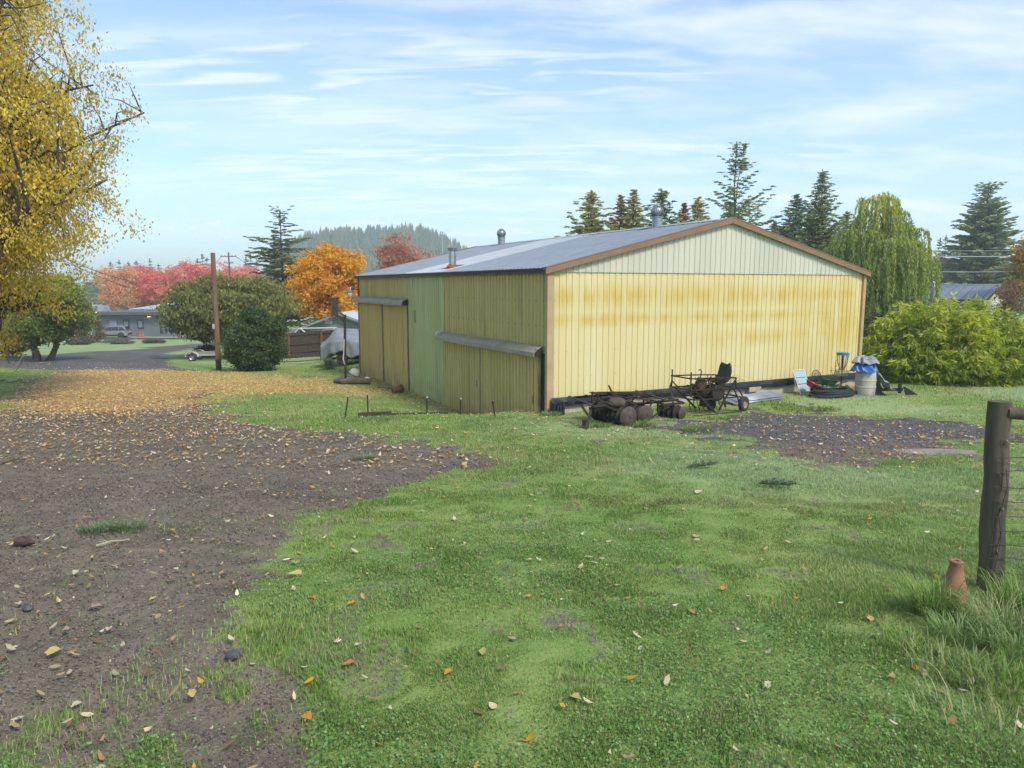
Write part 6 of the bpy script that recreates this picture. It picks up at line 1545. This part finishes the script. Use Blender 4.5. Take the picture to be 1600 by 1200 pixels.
# boat trailer (empty) by the pole
p = gv(at(327, 566, 48.5).x, 48.5)
o = thing('boat_trailer', 'empty silver boat trailer with white fender parked left of the pole', 'trailer', p, .08)
f = MB()
for y in (-.55, .55): f.bar((-1.2, y, .42), (1.0, y, .45), .07, .10); f.bar((1.0, y, .45), (1.9, 0, .42), .07, .10)
f.bar((1.8, 0, .42), (2.5, 0, .40), .08, .1); f.bar((-1.0, -.6, .42), (-1.0, .6, .42), .06, .08); f.bar((.6, -.6, .44), (.6, .6, .44), .06, .08); f.obj('frame', M('pale_galvanised', (.55, .54, .50), (.42, .41, .38), 5, .5, .3), o)
f = MB()
for y in (-.3, .3): f.bar((-1.1, y, .56), (.9, y, .62), .12, .05)
f.obj('bunk', M('bunk_grey', (.3, .3, .3), scale=4), o)
for y in (-.72, .72):
    hub_wheel(o, (-.85, y, .29), (0, -1 if y < 0 else 1, 0), .29, .17, STEEL)
    f = MB(); prof = []
    for a in np.linspace(.0, 3.14, 13): prof.append((-.85 + .38 * math.cos(a), .33 + .34 * math.sin(a)))
    prof2 = [(x_ * 1 + (x_ + .85) * .09, z_ + .02) for x_, z_ in prof[::-1]]; f.prism(prof + prof2, y - .13, y + .13); f.obj('fender', M('white_fender', (.66, .64, .58), (.55, .52, .46), 4, .5), o)
f = MB(); f.bar((1.8, 0, .42), (1.8, 0, .8), .07); f.box((1.75, 0, .8), (.2, .1, .12)); f.obj('winch_post', STEEL, o)
f = MB(); f.lathe([(.03, -.42), (.03, .1), (.06, .1), (.06, .2)], 8, Matrix.Translation((2.2, .1, .42))); f.obj('jack', STEEL, o)

# grey flat-roofed building
d = 108; bx0, bx1 = at(151, 500, d).x, at(330, 500, d).x; gb = float(gz((bx0 + bx1) / 2, d)) - .1
zt_ = at(200, 491.5, d).z - gb
o = thing('grey_building', 'low blue-grey flat roofed building behind the parked car', 'building', (bx0, d, gb), 0)
Wd = bx1 - bx0
f = MB(); f.box((Wd / 2, 4.5, zt_ / 2), (Wd, 9, zt_))
for k in range(16): f.box((Wd / 2, -.012, .2 + k * .2), (Wd - .02, .02, .015))
f.obj('wall', M('blue_grey_cladding', (.175, .195, .225), (.15, .17, .20), 1, .7), o)
f = MB(); f.box((Wd / 2, 4.3, zt_ + .20), (Wd + 1.2, 10.6, .42)); f.obj('roof', M('dark_roof_edge', (.085, .08, .085), (.11, .105, .11), 1, .6), o)
xa = lambda px: at(px, 500, d).x - bx0
for px, wd2, nm in ((197, .9, 'window'), (219, .9, 'window')):
    f = MB(); f.box((xa(px), -.035, 1.95), (wd2, .05, 1.35)); w_ = f.obj(nm, M('window_black', (.03, .03, .035), scale=2, rough=.4), o); f = MB(); f.box((xa(px), -.065, 1.95), (wd2 - .3, .02, 1.0)); f.obj('pane', M('pale_pane', (.30, .36, .36), (.12, .15, .15), 1.5, .12), w_)
f = MB(); f.box((xa(176.5), -.03, 1.35), (1.0, .05, 2.3)); dr = f.obj('door', M('pale_grey_door', (.36, .40, .46), scale=2), o); f = MB(); f.ball((xa(176.5) + .38, -.08, 1.1), .05, 8); f.obj('handle', STEEL, dr)
f = MB(); f.box((xa(233.5), -.1, zt_ - .2), (.3, .16, .16)); lw = f.obj('wall_light', M('lamp_body', (.2, .19, .18), scale=3), o)
m_, nt_, b_, oo_ = new_mat('warm_bulb'); b_.inputs['Base Color'].default_value = (1, .6, .3, 1); b_.inputs['Emission Color'].default_value = (1, .55, .22, 1); b_.inputs['Emission Strength'].default_value = 2.5
f = MB(); f.box((xa(233.5), -.12, zt_ - .31), (.36, .2, .08)); f.obj('bulb', m_, lw)
f = MB(); f.box((xa(207), -.02, zt_ / 2), (.1, .04, zt_)); f.obj('downpipe', M('grey_pipe', (.22, .24, .27), scale=3), o)
f = MB(); f.box((xa(251), -.04, 1.0), (.3, .05, .9)); f.obj('meter', IRON, o)
# string lights glowing in the shrub
p = at(145, 496, 97); o = thing('string_lights', 'warm string lights glowing on the shrub by the grey building', 'string lights', gv(p.x, 97))
b_z = p.z - float(gz(p.x, 97)); pts = [np.array([rng.uniform(-.8, .8), rng.uniform(-.4, .3), b_z + rng.uniform(-.7, .7)]) for _ in range(26)]
f = MB(); f.tube([(0, 0, -.1), (0, 0, b_z - .8)] + pts, .012, 4, False); f.obj('cord', IRON, o)
f = MB()
for q in pts: f.ball(q + np.array([0, -.03, 0]), .045, 6)
f.obj('bulbs', m_, o)
# white gabled roof behind it, cream hall, roof units
def simple_house(name, lab, cat, px0, px1, ytop, yeave, d, depth, wallm, roofm, ridge='x', wins=0, peak=None):
    x0, x1 = at(px0, 470, d).x, at(px1, 470, d).x; g = float(gz((x0 + x1) / 2, d)) - .2; ze, zr = at(px0, yeave, d).z - g, at(px0, ytop, d).z - g; w = x1 - x0
    o = thing(name, lab, cat, (x0, d, g)); f = MB(); f.box((w / 2, depth / 2, ze / 2), (w, depth, ze)); f.obj('wall', wallm, o)
    f = MB()
    if ridge == 'x': f.prism([(-.5, ze - .1), (depth / 2, zr), (depth + .5, ze - .1), (depth / 2, zr - .2)], -.4, w + .4, 'x') if False else f.add([(-.4, -.5, ze - .05), (w + .4, -.5, ze - .05), (w + .4, depth / 2, zr), (-.4, depth / 2, zr), (-.4, depth + .5, ze - .05), (w + .4, depth + .5, ze - .05)], [(0, 1, 2, 3), (3, 2, 5, 4), (0, 3, 4), (1, 5, 2), (0, 4, 5, 1)])
    else:
        pk_ = w * (.5 if peak is None else peak); f.add([(-.4, -.5, ze), (pk_, -.5, zr), (w + .4, -.5, ze), (-.4, depth + .5, ze), (pk_, depth + .5, zr), (w + .4, depth + .5, ze)], [(0, 1, 4, 3), (1, 2, 5, 4), (0, 2, 1), (3, 4, 5), (0, 3, 5, 2)])
    f.obj('roof', roofm, o)
    for k in range(wins):
        x = w * (k + .5) / wins; f = MB(); f.box((x, -.03, ze * .62), (1.5, .08, 1.5)); w_ = f.obj('window', WTRIM, o); f = MB(); f.box((x, -.08, ze * .62), (1.25, .03, 1.25)); f.obj('pane', M('dark_glass', (.03, .035, .04)), w_)
    return o
simple_house('white_roofed_hall', 'building with low white gable roof showing over the grey one', 'building', 204, 277, 474, 483, 125, 12, WTRIM, WMR, 'y', 0, .75)
simple_house('cream_hall', 'cream building with dark windows under the red trees', 'building', 168, 300, 463, 469, 165, 10, M('cream_wall', (.52, .44, .30), (.45, .38, .26), 2), M('grey_shingle', (.20, .20, .21), scale=3), 'x', 7)
p = at(146, 486, 118); f = MB(); o = thing('roof_unit', 'pale grey-blue ventilation unit box on the roof at left', 'roof unit', (p.x, 114.5, p.z - .25))
f.box((1.5, 0, .7), (3.0, 2, 1.3), None, .05); f.box((3.6, 0, .62), (1.0, 2, 1.15), None, .04); f.obj('casing', M('unit_blue_grey', (.34, .38, .44), (.28, .32, .38), 2), o); f = MB(); f.box((1.5, -1.03, .75), (2.2, .04, .8)); f.obj('grille', M('unit_grille', (.2, .22, .25), scale=3), o)
f = MB(); f.box((1.2, 0, 1.75), (1.5, .1, .08)); f.box((.5, 0, 1.5), (.1, .1, .6)); f.box((1.9, 0, 1.5), (.1, .1, .6)); f.obj('rail', WH, o)
simple_house('white_house', 'pale house mostly hidden behind the forked tree at far left', 'house', -90, 62, 493, 505, 120, 9, M('white_wall', (.62, .62, .60), (.54, .54, .52), 2), M('grey_shingle', (.2, .2, .21)), 'x', 3)
simple_house('grey_roofed_house', 'far house roof showing through gaps of the olive tree', 'house', 262, 470, 470, 482, 128, 9, M('white_wall', (.6, .6, .6)), WMR, 'x', 0)
# right house with metal roof
d = 57; rg = at(1548, 470, d)
o = thing('metal_roofed_house', 'pale building with grey ribbed metal roof behind the bamboo bush', 'house', (0, 0, 0)); th = R(-47)
e_ = Vector((math.cos(th), math.sin(th))); pc = at(1536, 470, d); g = float(gz(pc.x, d)) - .2; o.location = (pc.x, d, g); o.rotation_euler = (0, 0, th)
ze, zr = at(1536, 466.5, d).z - g, at(1536, 445.5, 60).z - g; HW = 3.4; HL = 13
f = MB(); f.prism([(0, 0), (HW * 2, 0), (HW * 2, ze), (HW, zr - .1), (0, ze)], -HL, 0, 'x'); f.obj('wall', M('white_siding', (.60, .58, .53), (.52, .50, .46), 2), o)
f = MB()
for k in range(36): f.box((-HL + .2 + k * .36, -.02, ze / 2), (.05, .03, ze))
f.box((-HL / 2, -.008, ze / 2), (HL - .02, .015, ze)); f.obj('side_cladding', M('grey_cladding', (.20, .20, .19), (.16, .16, .15), 3), o)
for s_ in (0, 1):
    y0, y1 = (-.35, HW) if s_ == 0 else (2 * HW + .35, HW)
    f = MB(); f.add([(-HL - .3, y0, ze - .06), (.35, y0, ze - .06), (.35, y1, zr), (-HL - .3, y1, zr)], [(0, 1, 2, 3)]); q = f.obj('roof', M('grey_metal_roof', (.24, .26, .31), (.20, .22, .27), 1.2, .45, .3), o); q.modifiers.new('s', 'SOLIDIFY').thickness = .06
f = MB()
for k in range(20):
    x = -HL + k * .68; f.bar((x, -.36, ze - .02), (x, HW, zr + .035), .04, .03)
f.obj('roof_ribs', MATS['grey_metal_roof'], o)
f = MB(); f.bar((.36, -.36, ze - .12), (.36, HW, zr - .06), .03, .16); f.bar((.36, 2 * HW + .36, ze - .12), (.36, HW, zr - .06), .03, .16); f.obj('rake_board', M('brown_rake', (.10, .075, .055), scale=3), o)
f = MB(); f.lathe([(.12, 0), (.12, .35), (.2, .36), (.05, .48)], 12, Matrix.Translation((-4.5, HW - .5, zr - .15))); f.obj('roof_vent', WH, o)

# retaining wall, barricades, cones, dumpster
a_, b_ = gp(40, 537), gp(322, 533)
f = MB(); a_ = gv(at(20, 530, 102.2).x, 102.2); b_ = gv(at(345, 530, 102.2).x, 102.2); n_ = 18
top = [a_ + (b_ - a_) * k / n_ for k in range(n_ + 1)]
for k in range(n_): f.bar(Vector((top[k].x, top[k].y, float(gz(top[k].x, 101)) + .16)), Vector((top[k + 1].x, top[k + 1].y, float(gz(top[k + 1].x, 101)) + .16)), .4, .62)
tag(f.obj('retaining_wall', M('dark_stone_wall', (.11, .10, .10), (.07, .065, .065), 1.2, .9, c3=(.16, .15, .14))), 'long low dark retaining wall in front of the car', 'wall')
ORA = M('cone_orange', (.62, .12, .07), (.5, .1, .06), 4, .6)
for px, lab in ((218.5, 'orange traffic cone on the left of the pair by the grey wall'), (223, 'orange traffic cone on the right of the pair by the grey wall')):
    p = gv(at(px, 520, 105.5).x, 105.5); o = thing('traffic_cone', lab, 'traffic cone', p, 0, 'traffic cones by the grey building'); f = MB(); f.lathe([(.18, .04), (.04, .92), (.03, .92)], 14); f.box((0, 0, .02), (.45, .45, .05)); f.obj('cone_body', ORA, o); f = MB(); f.lathe([(.125, .38), (.09, .6)], 14, None, False); f.obj('white_band', WH, o)
def panelthing(name, lab, cat, px0, px1, py0, d, col, legs=True):
    x0, x1 = at(px0, 520, d).x, at(px1, 520, d).x; p = gv((x0 + x1) / 2, d); hh = at(px0, py0, d).z - p.z; o = thing(name, lab, cat, p, 0); w = x1 - x0
    return o, w, hh
o, w, hh = panelthing('dumpster', 'green dumpster with orange corner posts beyond the olive tree', 'dumpster', 290, 309, 516.5, 106, None)
f = MB(); f.prism([(-w / 2, .15), (w / 2, .15), (w / 2 * 1.02, hh), (-w / 2 * 1.02, hh)], -.7, .7); f.obj('bin', M('bin_green', (.02, .16, .07), (.015, .12, .05), 2, .5), o)
f = MB(); f.box((0, 0, hh + .04), (w * 1.04, 1.5, .08)); f.obj('lid', M('lid_black', (.03, .035, .03), scale=3), o)
for x in (-.5, -.02, .46):
    f = MB(); f.box((x * w, -.74, hh / 2), (.16, .1, hh)); f.obj('post', M('post_orange', (.50, .17, .08), scale=3), o)
o, w, hh = panelthing('barricade', 'white and red striped barricade left of the green dumpster', 'barricade', 280, 289, 516, 105, None)
f = MB(); f.box((0, 0, hh / 2), (w, .08, hh)); f.obj('panel', WH, o); f = MB(); f.box((w * .36, -.06, hh / 2), (.18, .05, hh)); f.box((-w * .46, -.06, hh / 2), (.16, .05, hh)); f.obj('stripe', M('stripe_red', (.5, .07, .05), scale=3), o); f = MB(); f.box((0, 0, .05), (w * .9, .6, .08)); f.obj('foot', IRON, o)

# car
p = gv(at(175.5, 526, 104).x, 104.0)
car_o = thing('parked_car', 'silver grey family car parked by the grey building', 'car', p, R(12))
PAINT = M('silver_paint', (.42, .43, .45), (.40, .41, .43), 2, .28, .6); GLS = M('car_glass', (.02, .025, .03), (.03, .035, .04), 2, .06); BLK = M('car_black', (.02, .02, .02), scale=3, rough=.6)
def car_body():
    prof = [(-2.35, .45), (-2.38, .78), (-2.30, .98), (-1.15, 1.10), (-.35, 1.66), (-.1, 1.71), (1.3, 1.72), (1.85, 1.66), (2.22, 1.12), (2.36, 1.0), (2.38, .5), (2.2, .34), (-2.2, .34)]
    f = MB(); vv = []
    for y, sx_, in ((-.95, .97), (-.985, 1), (.985, 1), (.95, .97)):
        for x, z in prof:
            yy = y * (1 - .22 * max(0, z - 1.0) / .72); vv.append((x * sx_, yy, .34 + (z - .34) * (1 if abs(y) > .96 else 1)))
    k = len(prof); fs = [tuple(range(k)), tuple(range(3 * k, 4 * k))[::-1]]
    for s in range(3): fs += [(s * k + i, s * k + (i + 1) % k, (s + 1) * k + (i + 1) % k, (s + 1) * k + i) for i in range(k)]
    f.add(vv, fs); return f.obj('body', PAINT, car_o)
car_body()
for sy in (-1, 1):
    for pts in ([(-.95, 1.16), (-.33, 1.58), (.25, 1.62), (.25, 1.16)], [(.32, 1.16), (.32, 1.62), (1.1, 1.62), (1.18, 1.16)], [(1.26, 1.16), (1.2, 1.60), (1.7, 1.57), (2.0, 1.18)]):
        f = MB(); f.add([(x, sy * (.985 * (1 - .22 * (z - 1.0) / .72) + .012), z) for x, z in pts], [(0, 1, 2, 3)]); f.obj('side_window', GLS, car_o).modifiers.new('s', 'SOLIDIFY').thickness = .02
    f = MB(); f.box((-.75, sy * 1.02, 1.15), (.22, .18, .16), None, .03); f.obj('mirror', PAINT, car_o)
    f = MB(); f.box((0, sy * .985, .42), (2.9, .05, .18)); f.obj('sill_trim', BLK, car_o)
    f = MB(); f.box((2.31, sy * .78, 1.02), (.12, .32, .22)); f.obj('tail_light', M('tail_red', (.42, .03, .03), scale=3, rough=.3), car_o)
    f = MB(); f.box((-2.31, sy * .74, .84), (.1, .4, .16)); f.obj('headlight', M('headlight_glass', (.6, .62, .64), scale=3, rough=.15), car_o)
    for x in (-1.45, 1.45): hub_wheel(car_o, (x, sy * .9, .37), (0, sy, 0), .37, .24, STEEL)
    for x in (-1.45, 1.45): f = MB(); f.lathe([(.44, -.03), (.44, .03)], 20, Matrix.Translation((x, sy * .97, .40)) @ Matrix.Rotation(1.5708, 4, 'X')); f.obj('wheel_arch', BLK, car_o)
f = MB(); f.add([(-1.1, -.86, 1.13), (-1.1, .86, 1.13), (-.37, .74, 1.645), (-.37, -.74, 1.645)], [(0, 1, 2, 3)]); q = f.obj('windscreen', GLS, car_o); q.location = (-.03, 0, .02); q.modifiers.new('s', 'SOLIDIFY').thickness = .02
f = MB(); f.add([(1.90, -.72, 1.60), (1.90, .72, 1.60), (2.21, .84, 1.15), (2.21, -.84, 1.15)], [(0, 1, 2, 3)]); q = f.obj('rear_window', GLS, car_o); q.location = (.03, 0, .02); q.modifiers.new('s', 'SOLIDIFY').thickness = .02
f = MB(); f.box((2.36, 0, .58), (.12, 1.7, .3), None, .04); f.obj('rear_bumper', BLK, car_o)
f = MB(); f.box((2.40, 0, .86), (.03, .5, .14)); f.obj('number_plate', WH, car_o)
for sy in (-.68, .68): f = MB(); f.tube([(-.1, sy, 1.72), (.0, sy, 1.78), (1.5, sy, 1.78), (1.6, sy, 1.72)], .02, 6); f.obj('roof_rail', STEEL, car_o)
p = at(104, 549, 84); p = gv(p.x, 84); f = MB(); f.box((0, 0, .45), (.22, .22, .9), None, .03); o = f.obj('marker_post', MATS['pale_trim']); o.location = p; tag(o, 'short pale marker post at the left end of the frosty strip', 'post')
# ---------------------------------------------------------------- the hazy morning air
mb = MB(); X0, X1, Y0, Y1, Z0, Z1 = -2700, 2700, -330, 3300, -20, 62
mb.box(((X0 + X1) / 2, (Y0 + Y1) / 2, (Z0 + Z1) / 2), (X1 - X0, Y1 - Y0, Z1 - Z0))
hm = bpy.data.materials.new('haze'); hm.use_nodes = True; nt = hm.node_tree
for n in list(nt.nodes): nt.nodes.remove(n)
o_ = nt.nodes.new('ShaderNodeOutputMaterial'); pv = nt.nodes.new('ShaderNodeVolumePrincipled')
pv.inputs['Color'].default_value = (.90, .94, 1, 1); pv.inputs['Density'].default_value = .0008; pv.inputs['Anisotropy'].default_value = .2
nt.links.new(pv.outputs[0], o_.inputs['Volume'])
tag(mb.obj('haze', hm), 'pale morning haze filling the air', 'haze', kind='stuff')
